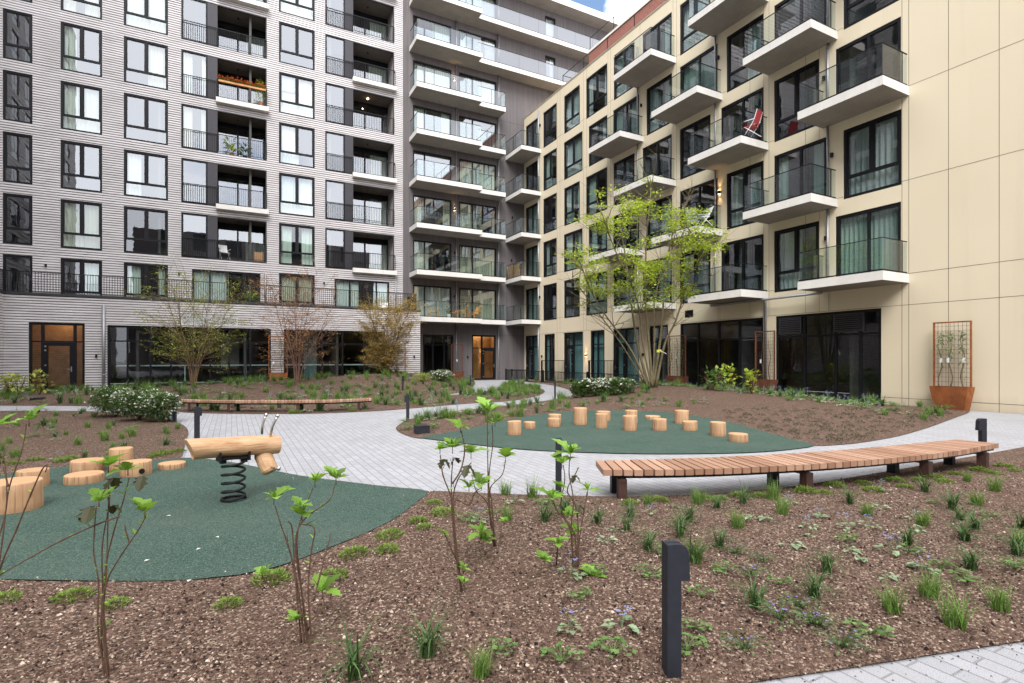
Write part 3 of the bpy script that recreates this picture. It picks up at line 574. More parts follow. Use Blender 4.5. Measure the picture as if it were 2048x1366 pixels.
PT = lambda a, d, z: (10.93+d, a, z); bars(mb, PT, yP+.06, yL-.05, 0, 4.92, 5.93, .1, .02); bars(mb, PW, 10, yP, -.03, 4.92, 5.93, .115, .021)
mb.build('terrace_railing', M_BLACK, BL)
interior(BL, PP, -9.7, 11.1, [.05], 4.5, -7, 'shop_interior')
mb = MB(); mb.pbox(PP, Q(40), Q(182), -1.9, -1.8, .06, 4.2); mb.pbox(PP, Q(182), Q(182)+.1, -1.9, -.4, .06, 4.2); mb.pbox(PP, Q(40)-.1, Q(40), -1.9, -.4, .06, 4.2); mb.build('lobby_lining', M_WOODW, BL)
def add_lobby_light(root, loc, e):  # unseen ceiling lamp, added to brighten the timber lobby lining
    mb = MB(); x_, y_, z_ = loc; mb.tube([(x_, y_, z_), (x_, y_, z_+.04)], .12, 12); o = mb.build('added_lobby_lamp', M_LAMP, root)
    ld = bpy.data.lights.new('added_lobby_light', 'POINT'); ld.energy = e; ld.color = (1, .72, .42); ld.shadow_soft_size = .12; lo = bpy.data.objects.new('added_lobby_light', ld); COL.objects.link(lo); lo.location = Vector((x_, y_, z_-.2))-WL[root.name]; lo.parent = root
add_lobby_light(BL, (Q(113), yP+1.0, 3.85), 12)
# things seen dimly inside the ground floor: a bar with stools
mb = MB(); mb.pbox(PP, Q(440), Q(480), -4.2, -4.0, 1.1, 3.0); mb.build('interior_panel', M_WHITE, BL)
mb = MB(); mb.pbox(PP, Q(400), Q(500), -4.6, -4.4, 2.3, 2.9); mb.build('interior_beam', M_TEAK, BL)
mb = MB(); mb.pbox(PP, Q(225), Q(765), -1.02, -1.0, 1.2, 1.27); mb.pbox(PP, Q(366), Q(368), -1.02, -1.0, 0.1, 1.2); mb.pbox(PP, Q(492), Q(494), -1.02, -1.0, 0.1, 1.2); mb.pbox(PP, Q(680), Q(682), -1.02, -1.0, 0.1, 1.2); mb.build('safety_rail', simple('pale_aqua_glass_edge', (.55, .75, .70), .3), BL)
def door_unit(root, pl, a0, a1, z0, z1, dl, dr, zt, glass, d=-.06):
    f = window(root, pl, a0, a1, z0, z1, mull=(), trans=(zt-z0)/(z1-z0), full=True, d=d, glass=glass, curt=False, name='entrance_glazing', bw=.11)
    mb = MB(); w = .13
    mb.pbox(pl, dl-w, dl, d-.08, d+.006, z0, z1-.1); mb.pbox(pl, dr, dr+w, d-.08, d+.006, z0, z1-.1)
    mb.pbox(pl, dl, dl+.14, d-.07, d+.02, z0+.02, zt-.04); mb.pbox(pl, dr-.14, dr, d-.07, d+.02, z0+.02, zt-.04); mb.pbox(pl, dl+.14, dr-.14, d-.07, d+.02, zt-.22, zt-.04); mb.pbox(pl, dl+.14, dr-.14, d-.07, d+.02, z0+.02, z0+.16)
    o = mb.build('door', M_FRAME, root)
    mb = MB(); h = dr-.07; mb.pbox(pl, h-.02, h+.02, d+.02, d+.05, .95, 1.22); mb.pbox(pl, h-.16, h+.015, d+.05, d+.08, 1.07, 1.10); mb.build('handle', M_STEEL, o)
    mb = MB()
    for z in (z0+.2, z0+1.2, z0+1.95, z0+2.15): mb.pbox(pl, dl+.01, dl+.08, d+.021, d+.04, z, z+.07)
    mb.build('hinge', M_STEEL, o)
door_unit(BL, PP, pops[0][0], pops[0][1], .05, 3.42, Q(88), Q(146), 2.48, M_SHOP)
for o_, m in ((pops[1], (.11, .24, .36, .48, .60, .72, .86)), (pops[2], (.18, .36, .56, .78))): window(BL, PP, o_[0], o_[1], .05, 3.38, mull=m, trans=.75, full=True, d=-.07, glass=M_SHOP, curt=False, name='shop_window', bw=.11)
curtain(BL, PP, Q(612), Q(640), .1, 3.2, -1.4, M_CURT[3])
def louvre(root, pl, a0, a1, z0, z1, n, d, mat, nm='louvre_grille'):
    mb = MB(); mb.pbox(pl, a0, a0+.04, d-.06, d, z0, z1); mb.pbox(pl, a1-.04, a1, d-.06, d, z0, z1); mb.pbox(pl, a0+.04, a1-.04, d-.06, d, z1-.035, z1); mb.pbox(pl, a0+.04, a1-.04, d-.06, d, z0, z0+.035)
    for i in range(n):
        z = z0+.04+(z1-z0-.08)*(i+.2)/n; mb.pbox(pl, a0+.04, a1-.04, d-.055, d-.005, z, z+(z1-z0)/n*.45)
    mb.pbox(pl, a0+.03, a1-.03, d-.09, d-.062, z0+.03, z1-.03, 1); return mb.build(nm, [mat, M_BLACK], root)
louvre(BL, PP, pops[3][0], pops[3][1], 3.5, 4.02, 6, -.02, M_WHITE)
def pipe(root, pts, r=.05, mat=None, name='drainpipe'):
    mb = MB(); mb.tube(pts, r, 8)
    a, b = Vector(pts[0]), Vector(pts[-1]); L = abs(a.z-b.z)
    if L > 2 and abs(a.x-b.x)+abs(a.y-b.y) < .01:
        for i in range(int(L/1.5)): z = min(a.z, b.z)+.7+i*1.5; mb.tube([(a.x, a.y, z), (a.x, a.y, z+.05)], r*1.25, 8)
    return mb.build(name, mat or M_METAL, root, True)
pipe(BL, [PP(Q(208), .1, .06), PP(Q(208), .1, 4.4)], .07); pipe(BL, [PL(X(531), .08, 5.0), PL(X(531), .08, 6.9)], .05); pipe(BL, [PL(X(791), .08, 5), PL(X(791), .08, 6.9)], .05)
for px, z in ((193, 1.75), (685, 1.7), (828, 1.75)): wall_lamp(BL, PP, Q(px), z)
for px in (92, 358, 648): wall_lamp(BL, PL, X(px), 6.55)

# ---- dark ribbed corner building
BG = empty('grey_apartment_building', (14, yG, 0), 'taller dark grey ribbed apartment building with stepped white balconies in the courtyard corner', 'apartment building')
Z = lambda px: XL(px, yG)
gops = []
for k in range(1, 7): gops += [(Z(826), Z(903), LV(k)-.02, LV(k)+2.35), (Z(918), Z(993), LV(k)-.02, LV(k)+2.35)]
for k in (7, 8): gops += [(Z(826), Z(903), LV(k)-.02, LV(k)+2.35), (Z(918), Z(993), LV(k)-.02, LV(k)+2.35), (Z(1090), Z(1111), LV(k)-.02, LV(k)+2.4)]
gops += [(Z(846), Z(907), .03, 3.36), (Z(944), Z(992), .03, 3.4)]
mb = MB(); wall(mb, PG, X(806)+.003, 42, 0, 30.2, gops, reveal=.16)
mb.face([(42, yG, 15), (42, yG+10, 15), (42, yG+10, 30.2), (42, yG, 30.2)]); mb.face([(X(806), yG, 30.2), (42, yG, 30.2), (42, yG+10, 30.2), (X(806), yG+10, 30.2)])
# panel joints, 3 mm proud
for px in (835, 860) : pass
xj = X(806)+1.3
while xj < 40:
    zz = [0]+[LV(k)-.5 for k in range(1, 9)]+[30]
    for a, b in zip(zz[:-1], zz[1:]):
        if not any(o[0]-.05 < xj < o[1]+.05 and o[2] < b and o[3] > a for o in gops): mb.pbox(PG, xj-.008, xj+.008, -.01, .004, a, b, 1)
    xj += 1.55
for k in range(1, 9): mb.pbox(PG, Z(1000), 40, -.01, .0035, LV(k)-.51, LV(k)-.494, 1)
mb.pbox(PG, Z(993)+.1, 20.25, -.01, .0035, 3.4, 3.416, 1)
mb.build('wall', [M_CLAD, M_SEAMG], BG)
interior(BG, PG, X(806)+.1, 41, [.03]+[LV(k) for k in range(1, 9)], 30, -5)
for k in range(1, 9):
    for i, (p0, p1) in enumerate(((826, 903), (918, 993))): window(BG, PG, Z(p0), Z(p1), LV(k)-.02, LV(k)+2.35, mull=(.3,) if i == 0 else (.36,), trans=None, name='balcony_door', curt=None)
    if k > 6: window(BG, PG, Z(1090), Z(1111), LV(k)-.02, LV(k)+2.4, mull=(), trans=None, name='balcony_door', curt=M_CURT[1])
window(BG, PG, Z(846), Z(907), .03, 3.36, mull=(.33, .7), trans=.78, full=True, d=-.05, glass=M_SHOP, curt=False, name='shop_window')
door_unit(BG, PG, Z(944), Z(992), .03, 3.4, Z(966), Z(990), 2.42, M_SHOP)
mb = MB(); mb.pbox(PG, Z(938), Z(998), -1.6, -1.5, .04, 4.0); mb.pbox(PG, Z(998), Z(998)+.1, -1.6, -.3, .04, 4.0); mb.pbox(PG, Z(938)-.1, Z(938), -1.6, -.3, .04, 4.0); mb.build('lobby_lining', M_WOODW, BG)
add_lobby_light(BG, (Z(968), yG+.9, 3.8), 22)  # added here too, as the wall lamps alone leave this lobby dim
PGI = lambda a, d, z: PG(a, d-1.5, z)
wall_lamp(BG, PGI, Z(955), 1.85, True); wall_lamp(BG, PGI, Z(978.5), 1.85, True)
for px in (935,): wall_lamp(BG, PG, Z(px), 1.75)
for k, lit in ((6, 1), (3, 1), (1, 0), (2, 0), (4, 0)): wall_lamp(BG, PG, Z(908.5), LV(k)+1.7, bool(lit))
for px in (1022, 1020, 1021): pass
wall_lamp(BG, PG, Z(1022.5), LV(2)+1.55); wall_lamp(BG, PG, Z(1024.5), LV(3)+1.7)
for k in range(0, 9):
    z0 = (LV(k) if k else 0.02); z1 = LV(k+1)-.32 if k < 8 else 29.4
    for px in (912, 996.5): pipe(BG, [PG(Z(px), .09, z0), PG(Z(px), .09, z1)], .05)
def glassrail(par, pts, z, h=1.05, panel=1.15, mat=None, post=True, cap=.022, mm=None):
    """frameless glass balustrade along a polyline: panes, dark hand rail, foot profile and slim posts"""
    g = MB(); r = MB()
    for a, b in zip(pts[:-1], pts[1:]):
        a = Vector((a[0], a[1], 0)); b = Vector((b[0], b[1], 0)); L = (b-a).length; n = max(1, int(round(L/panel))); t = (b-a)/L
        for i in range(n):
            q0 = a+t*(L*i/n+.012); q1 = a+t*(L*(i+1)/n-.012)
            g.face([(q0.x, q0.y, z+.03), (q1.x, q1.y, z+.03), (q1.x, q1.y, z+h), (q0.x, q0.y, z+h)])
            if post and i: r.bar(a+t*(L*i/n)+Vector((0, 0, z)), a+t*(L*i/n)+Vector((0, 0, z+h)), .03, .012)
        r.bar(a+Vector((0, 0, z+h+.01)), b+Vector((0, 0, z+h+.01)), .035, cap); r.bar(a+Vector((0, 0, z+.022)), b+Vector((0, 0, z+.022)), .03, .045)
    g.build('glass_panel', mat or M_RAIL, par); r.build('handrail', mm or M_BLACK, par)
xa = 11.06; xb = 15.9; xc = 18.1; ya = 34.8; yb = 35.4; yw = yG-.003
for k in range(1, 9):
    z = LV(k); far = 18.1 if k < 7 else 41.5; mb = MB()
    top = [(xa, yw), (xa, ya), (xb, ya), (xb, yb), (far, yb), (far, yw)]; zt, zb = z-.02, z-.34
    if k == 1: top[0] = (xa+.2, yw); top[1] = (xa+.2, ya)
    mb.face([(a, b, zt) for a, b in top]); mb.face([(a, b, zb) for a, b in reversed(top)], 2)
    for i in range(len(top)): a, b = top[i], top[(i+1) % len(top)]; mb.face([(a[0], a[1], zb), (b[0], b[1], zb), (b[0], b[1], zt), (a[0], a[1], zt)])
    if k > 6:
        for xx in (20.0, 24.5, 29, 33.5): mb.box(xx, xx+.03, yb-.004, yb, zb, zt, 1)
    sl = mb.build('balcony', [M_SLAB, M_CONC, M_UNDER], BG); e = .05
    glassrail(sl, [(top[0][0]+e, yw-.06), (top[0][0]+e, ya+e), (xb-e, ya+e)], z, 1.08, 1.25, M_RAILG); 
    glassrail(sl, [(xb-e, yb+e)]+([(far-e, yb+e), (far-e, yw-.05)] if k < 7 else [(far-e, yb+e)]), z, 1.08, 1.05 if k < 7 else 1.75, M_RAILG if k < 7 else M_FROST, k < 7)
mb = MB(); mb.box(xa-1, 41.6, yb-.1, yG+10, 29.55, 29.95); mb.m[0] = 1; mb.box(xa-1.02, 41.62, yb-.12, yb+.4, 29.952, 30.05, 0); mb.build('roof', [M_SLAB, M_UNDER], BG)

# ---- cream panel building
BR = empty('cream_apartment_building', (xR, 20, 0), 'cream panelled apartment building with glass balconies along the right side of the courtyard', 'apartment building')
y = lambda px: YR(px, xR)
rops = []; wins = []; doors = []
Nw = {0: ((1686.6, 1803), (1671, 1802)), 1: ((1548, 1638), (1548, 1653)), 2: ((1453, 1527), (1442, 1527)), 3: ((1359.5, 1421), (1359.5, 1435)), 4: ((1292.7, 1344), (1284.8, 1343.5)), 5: ((1227, 1269), (1226, 1278)), 6: ((1177, 1214.5), (1171.8, 1214.5)), 7: ((1127.5, 1165), (1127.8, 1159.5)), 8: ((1086.3, 1113.4), (1086.3, 1113.4))}
Bal = {0: (1595, 1766, 1818), 1: (1485.5, 1622, 1675), 2: (1375.6, 1482, 1537), 3: (1302.5, 1394, 1445), 4: (1227, 1301.5, 1352), 5: (1176.5, 1240, 1287)}
corner = (1010.5, 1043, 1082)
bal_list = []
for k in range(1, 6):
    for c, (w, dd) in Nw.items():
        isdoor = c < 6 and (k % 2 == 1) == (c in (0, 2, 4)); px = dd if isdoor else w
        if c in (6, 7): px = w if k % 2 == 0 else dd
        a0, a1 = y(px[1]), y(px[0]); z0 = LV(k)-(.0 if isdoor else .1)
        rops.append((a0, a1, z0-.0, LV(k)+2.5)); (doors if isdoor else wins).append((a0, a1, z0, LV(k)+2.5, c, k))
        if isdoor: bal_list.append((Bal[c], k, c))
    a0, a1 = y(1076), y(1051.5); rops.append((a0, a1, LV(k), LV(k)+2.5)); doors.append((a0, a1, LV(k), LV(k)+2.5, 9, k)); bal_list.append((corner, k, 9))
gf = [(1050.5, 1079, 'd'), (1088.6, 1109.5, 'w'), (1127, 1166, 'd'), (1181, 1209, 'w'), (1225.5, 1278, 'd'), (1299, 1336, 'w'), (1360, 1526.5, 's'), (1551.5, 1762.5, 's')]
for p0, p1, t in gf: rops.append((y(p1), y(p0), .02, 3.4))
rops.append((y(1386.5), y(1369), 3.68, 4.05))
ynear, yfar, ztop = -3.0, yG-.005, 20.45
mb = MB(); wall(mb, PR, ynear, yfar, 0, ztop, rops, reveal=.17)
mb.face([(xR, ynear, 0), (xR+12, ynear, 0), (xR+12, ynear, ztop), (xR, ynear, ztop)]); mb.face([(xR, ynear, ztop), (xR, yfar, ztop), (xR+14, yfar, ztop), (xR+14, ynear, ztop)])
def seam(a0, a1, z0, z1):
    """dark joint strips, broken where an opening stands"""
    hor = (a1-a0) > (z1-z0); cuts = []
    for o in rops:
        if hor and o[2] < (z0+z1)/2 < o[3]: cuts.append((o[0], o[1]))
        if not hor and o[0] < (a0+a1)/2 < o[1]: cuts.append((o[2], o[3]))
    lo, hi = (a0, a1) if hor else (z0, z1); cuts.sort(); s = lo
    for c0, c1 in cuts+[(hi, hi)]:
        if c0 > s+.02:
            if hor: mb.pbox(PR, s, min(c0, hi), -.008, .0035, z0, z1, 1)
            else: mb.pbox(PR, a0, a1, -.008, .003, s, min(c0, hi), 1)
        s = max(s, c1)
for k in range(1, 7): seam(ynear, yfar, LV(k)-.006, LV(k)+.006)
seam(ynear, yfar, 3.434, 3.446); seam(ynear, yfar, .255, .267); 
for px in (1998.5, 1897, 1817.6, 1804): seam(y(px)-.006, y(px)+.006, 0, ztop)
for px, z0 in ((1657, 3.45), (1538, 3.45), (1638.5, 3.45), (1527.6, 3.45), (1436, 3.45), (1346, 3.45), (1280, 3.45), (1216, 3.45), (1221, 3.45), (1167, 0), (1114.5, 0), (1120, 3.45), (1353, 3.45), (1173, 3.45)): seam(y(px)-.005, y(px)+.005, z0, ztop)
for yy in (2.5, -.5): seam(yy-.006, yy+.006, 0, ztop)
for px in (1611, 1660, 1440, 1500): seam(y(px)-.005, y(px)+.005, 3.446, LV(1)-.01)
mb.build('wall', [M_CREAM, M_SEAM], BR)
mb = MB(); mb.box(xR-.03, xR+.3, ynear, yfar, ztop, ztop+.05); mb.build('coping', simple('beige_coping', (.40, .34, .26), .6), BR)
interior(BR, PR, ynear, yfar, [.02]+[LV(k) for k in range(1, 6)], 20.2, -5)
for a0, a1, z0, z1, c, k in wins:
    cc = (M_CURT[4] if random.random() < .55 else M_CURT[5]) if random.random() < .62 else False
    window(BR, PR, a0, a1, z0, z1, mull=(.5,), trans=.3, glass=M_GLASSR, curt=cc, bw=.11)
for a0, a1, z0, z1, c, k in doors:
    window(BR, PR, a0, a1, z0, z1, mull=(.48,), trans=None, glass=M_GLASSR, curt=(M_CURT[4] if random.random() < .55 else False), bw=.11, name='balcony_door')
for p0, p1, t in gf:
    a0, a1 = y(p1), y(p0)
    if t == 's':
        m = (.26, .5, .76) if p0 < 1500 else (.18, .4, .70)
        f = window(BR, PR, a0, a1, .02, 3.4, mull=m, trans=.74, full=True, glass=M_SHOP, curt=False, name='shop_window', bw=.1)
        if p0 > 1500:
            for q0, q1 in ((1557, 1601), (1666, 1727)): louvre(BR, PR, y(q1), y(q0), 2.62, 3.3, 8, -.02, M_DARK)
    elif t == 'd': door_unit(BR, PR, a0, a1, .02, 3.4, a0+.55*(a1-a0)-.0, a1-.12, 2.52, M_GLASSR); curtain(BR, PR, a0+.1, a1-.1, .1, 3.3, -.45, M_CURT[3])
    else: window(BR, PR, a0, a1, .02, 3.4, mull=(.5,), trans=.74, full=True, glass=M_GLASSR, curt=M_CURT[3], name='garden_window', bw=.11)
louvre(BR, PR, y(1386.5), y(1369), 3.68, 4.05, 6, -.02, M_BLACK, 'vent_grille')
for (pf, pc, pw), k, c in bal_list:
    y1 = y(pw); t = (pc-CX)/FPX; xf = y1*(CA*t+SA)/(CA-SA*t); y2 = YR(pf, xf)
    if c == 9: y2 = yG-.02
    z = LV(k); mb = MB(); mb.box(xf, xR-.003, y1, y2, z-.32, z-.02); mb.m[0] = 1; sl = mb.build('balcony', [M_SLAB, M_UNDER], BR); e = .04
    glassrail(sl, [(xR-.05, y1+e), (xf+e, y1+e), (xf+e, y2-e)]+([(xR-.05, y2-e)] if c != 9 else []), z, 1.06, 1.6 if c != 9 else 1.0, None, c == 9)
    # slim end post of the balustrade by the wall
    mb = MB(); mb.bar((xR-.35, y1+e, z), (xR-.35, y1+e, z+1.05), .04, .02); mb.bar((xR-.35, y2-e, z), (xR-.35, y2-e, z+1.05), .04, .02); mb.build('post', M_BLACK, sl)
for px in (1657.5, 1432.5, 1276.8):
    for k in range(1, 6): pipe(BR, [PR(y(px), .07, LV(k)+.0), PR(y(px), .07, LV(k+1)-.33 if k < 5 else ztop-1.3)], .045)
for k in range(0, 6): pipe(BR, [PR(y(1078.5), .08, LV(k) if k else .05), PR(y(1078.5), .08, LV(k+1)-.33 if k < 5 else ztop-.3)], .05)
pipe(BR, [PR(y(1533.5), .09, .05), PR(y(1533.5), .09, 4.0), PR(y(1536), .3, 4.16)], .06); pipe(BR, [PR(y(1432), .35, 4.1), PR(y(1655), .35, 4.13)], .05)
for px, k, dz, lit in ((1440, 2, 1.75, 1), (1438, 4, 1.75, 0), (1665, 2, 1.7, 0), (1283.5, 4, 1.75, 0), (1649, 3, 1.6, 0), (1653, 1, 1.75, 0), (1081, 5, 1.75, 0), (1080.5, 1, 1.7, 0)): wall_lamp(BR, PR, y(px), LV(k)+dz, bool(lit))
wall_lamp(BR, PR, y(1172.5), 1.85, True); wall_lamp(BR, PR, y(1287), 1.85); wall_lamp(BR, PR, y(1084.5), 1.8)
# roof level: red brick penthouse and thin railings
mb = MB(); xp = xR+2; yp = YR(1178, xp); mb.box(xp, xR+11, 0, yp, ztop+.01, 23.15); mb.box(xp-.06, xR+11, 0, yp+.06, 23.15, 23.3, 1); mb.build('penthouse', [M_REDB, M_SLAB], BR)
mb = MB()
for q, xx, zz, h, ya_, yb_ in ((0, xR+.45, ztop+.05, 1.15, 4, YR(1126, xR+.45)), (1, xp+.1, 23.3, .95, 2, yp)):
    mb.bar((xx, ya_, zz+h), (xx, yb_, zz+h), .035, .03); n = int((yb_-ya_)/2.4)
    for i in range(n+1): yy = lerp(ya_, yb_, i/n); mb.bar((xx, yy, zz), (xx, yy, zz+h), .035, .035)
    if q == 0: mb.bar((xx, yb_, zz+h), (xx+1.5, yb_, zz+h), .035, .03); mb.bar((xx, yb_, zz), (xx, yb_, zz+h), .035)
mb.build('roof_railing', M_BLACK, BR)

# ---- buildings that close the courtyard behind the viewer; the photograph shows them mirrored in the panes
BW = empty('brick_wing_building', (-18, 14, 0), 'pale brick wing with dark windows closing the left side of the courtyard', 'apartment building')
PWU = lambda a, d, z: (-18+d, a, z)
wo = []
for k in range(1, 13):
    for i in range(13): a = -12+i*3.6; wo.append((a, a+2.0, LV(k), LV(k)+2.4))
mb = MB(); wall(mb, PWU, -15, 40, 4.3, 44, wo, (.4, .1, .03)); mb.build('wall', [simple('darkened_grey_brick', (.30, .285, .28), .85, 0, .15, 2), MB_MORT], BW)  # pale brick darkened in colour so its mirror image stays dim
def flatwin(root, pl, ops):
    base = None
    for a0, a1, z0, z1 in ops:
        if base is None:
            mb = MB(); mb.pbox(pl, a0, a1, -.13, -.1, z0, z1, 0); mb.pbox(pl, a0+.09, (a0+a1)/2-.05, -.1, -.09, z0+.8, z1-.09, 1); mb.pbox(pl, (a0+a1)/2+.05, a1-.09, -.1, -.09, z0+.8, z1-.09, 1); mb.pbox(pl, a0+.09, a1-.09, -.1, -.09, z0+.09, z0+.7, 1)
            base = mb.build('window', [M_FRAME, simple('dark_mirror_pane', (.02, .025, .03), .03, 0, .1)], root); b0 = Vector(pl(a0, 0, z0))
        else:
            o = base.copy(); COL.objects.link(o); o.location = Vector(pl(a0, 0, z0))-b0
flatwin(BW, PWU, wo); flatwin(BL, PL, [o for o in upo if o[2] > 31.2 and o[3] < 43.8])
BS = empty('opposite_building', (4, -16, 0), 'dark grey building facing the courtyard from behind the viewer', 'apartment building')
PS = lambda a, d, z: (a, -16+d, z)
so = [(-9+i*4.1, -9+i*4.1+2.2, LV(k), LV(k)+2.4) for k in range(0, 6) for i in range(7)]
so = [(a, b, max(.3, c), d) for a, b, c, d in so]
mb = MB(); wall(mb, PS, -12, 21, 0, 19.8, so); mb.build('wall', [M_CLAD], BS); flatwin(BS, PS, so)
# ------------------------------------------------------------------ courtyard furniture
def wave_loop(r, n, z, ph, ir, mb, cx=0, cy=0):
    out = []
    for i in range(n):
        a = 2*pi*i/n; q = r*(1+ir*sin(2*a+ph)+ir*.6*sin(3*a+2.1*ph)+ir*.35*sin(7*a+ph)); out.append((cx+q*cos(a), cy+q*sin(a), z))
    return out
def stump(name, w, h, seed, crack=False, hole=False, slope=0):
    rn = random.Random(seed); n = 28; mb = MB(); ph = rn.uniform(0, 6); ir = .022; r = w/2
    rows = [wave_loop(r*1.0, n, -.03, ph, ir, mb), wave_loop(r*1.005, n, h*.3, ph, ir, mb), wave_loop(r*.985, n, h*.7, ph, ir, mb), wave_loop(r*.985, n, h-.012, ph, ir, mb), wave_loop(r*.955, n, h, ph, ir, mb)]
    rows[3:] = [[(a, b, c+slope*a) for a, b, c in q] for q in rows[3:]]
    b = 0
    for q in rows: mb.v += q
    for i in range(len(rows)-1):
        for j in range(n): mb.f.append((i*n+j, i*n+(j+1) % n, (i+1)*n+(j+1) % n, (i+1)*n+j)); mb.m.append(0)
    c = len(mb.v); mb.v.append((0, 0, h+.003)); k = (len(rows)-1)*n
    for j in range(n): mb.f.append((k+j, k+(j+1) % n, c)); mb.m.append(1)
    for _ in range(rn.choice((0, 1, 1, 2))):       # drying checks across the cut face and down the side
        a = rn.uniform(0, 2*pi); u = Vector((cos(a), sin(a), 0)); v = Vector((-u.y, u.x, 0)); zt = h+.0045; q0 = u*r*.08; q1 = u*r*.93; wd = rn.uniform(.002, .005)
        up_ = lambda q: (q.x, q.y, zt+slope*q.x*(q.length/r))
        mb.face([up_(q0), up_(q1-v*wd), up_(q1+v*wd)], 2)
        o1 = u*r*1.012; hz_ = h*rn.uniform(.25, .8); mb.face([tuple(o1-v*wd*.8+Vector((0, 0, h*.97))), tuple(o1+v*wd*.8+Vector((0, 0, h*.97))), tuple(o1+Vector((0, 0, h-hz_)))], 2)
    if crack: mb.box(-.006, .006, -r*1.02, -r*.985, .0, h*.93, 2)
    if hole:
        a = radians(-35); u = Vector((cos(a), sin(a), 0)); p = u*r*.99+Vector((0, 0, h*.42)); mb.tube([p-u*.02, p+u*.012], .035, 10, 2)
    o = mb.build(name, [M_LOG, M_LOGE, M_BLACK], smooth=False)
    for f in o.data.polygons: f.use_smooth = f.material_index == 0
    o.data.polygons.foreach_get; return o
stumps = [  # px left, px right, y top (rim middle), y base front
 (1015, 1042.5, 842, 870.6, 'knotty pale log stump at the left end of the stump trail on green rubber'),
 (1047, 1071, 843.5, 857.7, 'low round log stump right beside the leftmost tall stump of the trail'),
 (1095.5, 1121, 836.5, 854, 'low log stump standing in front of a slightly taller twin on green rubber'),
 (1096.6, 1122.8, 828.5, 848, 'log stump half hidden behind the low stump, left part of the trail'),
 (1146.7, 1174, 815.5, 850, 'tallest log stump in the left half of the stump trail on green rubber'),
 (1190.7, 1214.6, 827.5, 856.7, 'narrow tall log stump in front of a short wide one, middle of the trail'),
 (1193, 1220.5, 822.3, 843, 'wide short log stump just behind the narrow tall one in mid trail'),
 (1245.6, 1273.7, 831, 862, 'squarish log stump nearest the paving in the middle of the trail'),
 (1250, 1274.5, 820.5, 848, 'log stump standing directly behind the squarish one in mid trail'),
 (1290, 1321, 831.5, 840, 'very flat log disc lying low at the back of the stump trail'),
 (1305, 1333, 837.5, 861.6, 'medium log stump in front of the flat disc on green rubber'),
 (1349.5, 1377, 820.5, 848, 'tall log stump at the back right of the stump trail'),
 (1365, 1394, 842.3, 861.6, 'low log stump in front of the tall back right one'),
 (1420.5, 1451, 844, 873, 'medium tall log stump second from the right end of the trail'),
 (1458, 1495, 867, 885, 'short wide log stump at the right end of the stump trail'),
 (-22, 72, 962, 1030, 'biggest log stump with a dark vertical crack at the picture edge'),
 (40, 91, 939, 978, 'log stump right behind the big cracked stump on the left'),
 (146, 204, 919.5, 948, 'wide log stump at the back of the left stump cluster'),
 (135.6, 202, 947, 970, 'low wide log stump in front of the left stump cluster'),
 (222, 263, 896, 944, 'tallest thin log stump of the left stump cluster'),
 (246, 299, 922, 954, 'log stump with a round dark hole in its side'),
 (320, 368, 925, 940, 'flat oval log disc on green rubber beside the spring rider')]
for i, (l, r, yt, yb, lab) in enumerate(stumps):
    p = P((l+r)/2, yb, .018); Yf = depth(p.x, p.y); w = (r-l)*Yf/FPX*1.03; Yc = Yf+w/2*.9; w = (r-l)*Yc/FPX; X = ((l+r)/2-CX)/FPX*Yc
    h = EYE-(yt-HZ)*Yc/FPX; x, y_ = W2(X, Yc); o = stump('log_stump', w, max(.06, h), i*7+3, crack=(i == 15), hole=(i == 20), slope=(.05 if i in (12, 0, 7) else 0)); o.location = (x, y_, .0)
    o.rotation_euler = (0, 0, -YAW+(0 if i in (15, 20) else R(-.4, .4))); tag(o, lab, 'log stump', 'log stumps for balancing' if i < 15 else 'log stumps of the left play surface')
# ---- spring rider
pl_ = PD(379, 897, 5.72); pr_ = PD(556, 887, 6.35); base = P(467, 1000, .018)
SR = empty('spring_rider', tuple(base), 'timber log spring rider with steel antenna handles on a black coil spring', 'spring rider')
ax = (pr_-pl_); Ln = ax.length; ax.normalize(); up = Vector((0, 0, 1)); sd = ax.cross(up).normalized()
mb = MB(); n = 24; rows = []
for i, t in enumerate((0, .004, .03, .2, .4, .6, .8, .97, .996, 1)):
    c = pl_.lerp(pr_, t); q = []; rs = .118*(.93 if t in (0, 1) else .985 if t in (.004, .996) else 1); e = .04 if t < .5 else -.02
    for j in range(n):
        a = 2*pi*j/n; k = rs*(1+.02*sin(3*a+4*t)+.012*sin(5*a+9*t)); flat = min(k*sin(a), .098)
        q.append(c+sd*(k*1.03*cos(a))+up*flat-ax*(.05*(flat/.118) if t < .03 else 0))
    rows.append(q)
for q in rows: mb.v += [tuple(v) for v in q]
for i in range(len(rows)-1):
    for j in range(n): mb.f.append((i*n+j, i*n+(j+1) % n, (i+1)*n+(j+1) % n, (i+1)*n+j)); mb.m.append(0)
mb.f.append(tuple(reversed(range(n)))); mb.m.append(1); mb.f.append(tuple((len(rows)-1)*n+j for j in range(n))); mb.m.append(1)
M_LOGX = None
def mk_logx():
    k = N('pale_timber_of_the_rider'); a = atan2(ax.y, ax.x); v = k.pos((1.4, 16, 16), (0, 0, -a)); f = k.noise(v, 1.2, 5, .6); f2 = k.noise(k.pos(), 4, 3)
    c = k.ramp(f, [(.3, (.42, .23, .115)), (.5, (.54, .325, .18)), (.7, (.61, .40, .235))]); c = k.mix(k.ramp(f2, [(.5, (0, 0, 0)), (.8, (.45, .45, .45))]), c, (.44, .235, .095)); k.col(c); k.bump(f, .3, .01); return k.fin(.7, 0, .3)
M_LOGX = mk_logx(); 
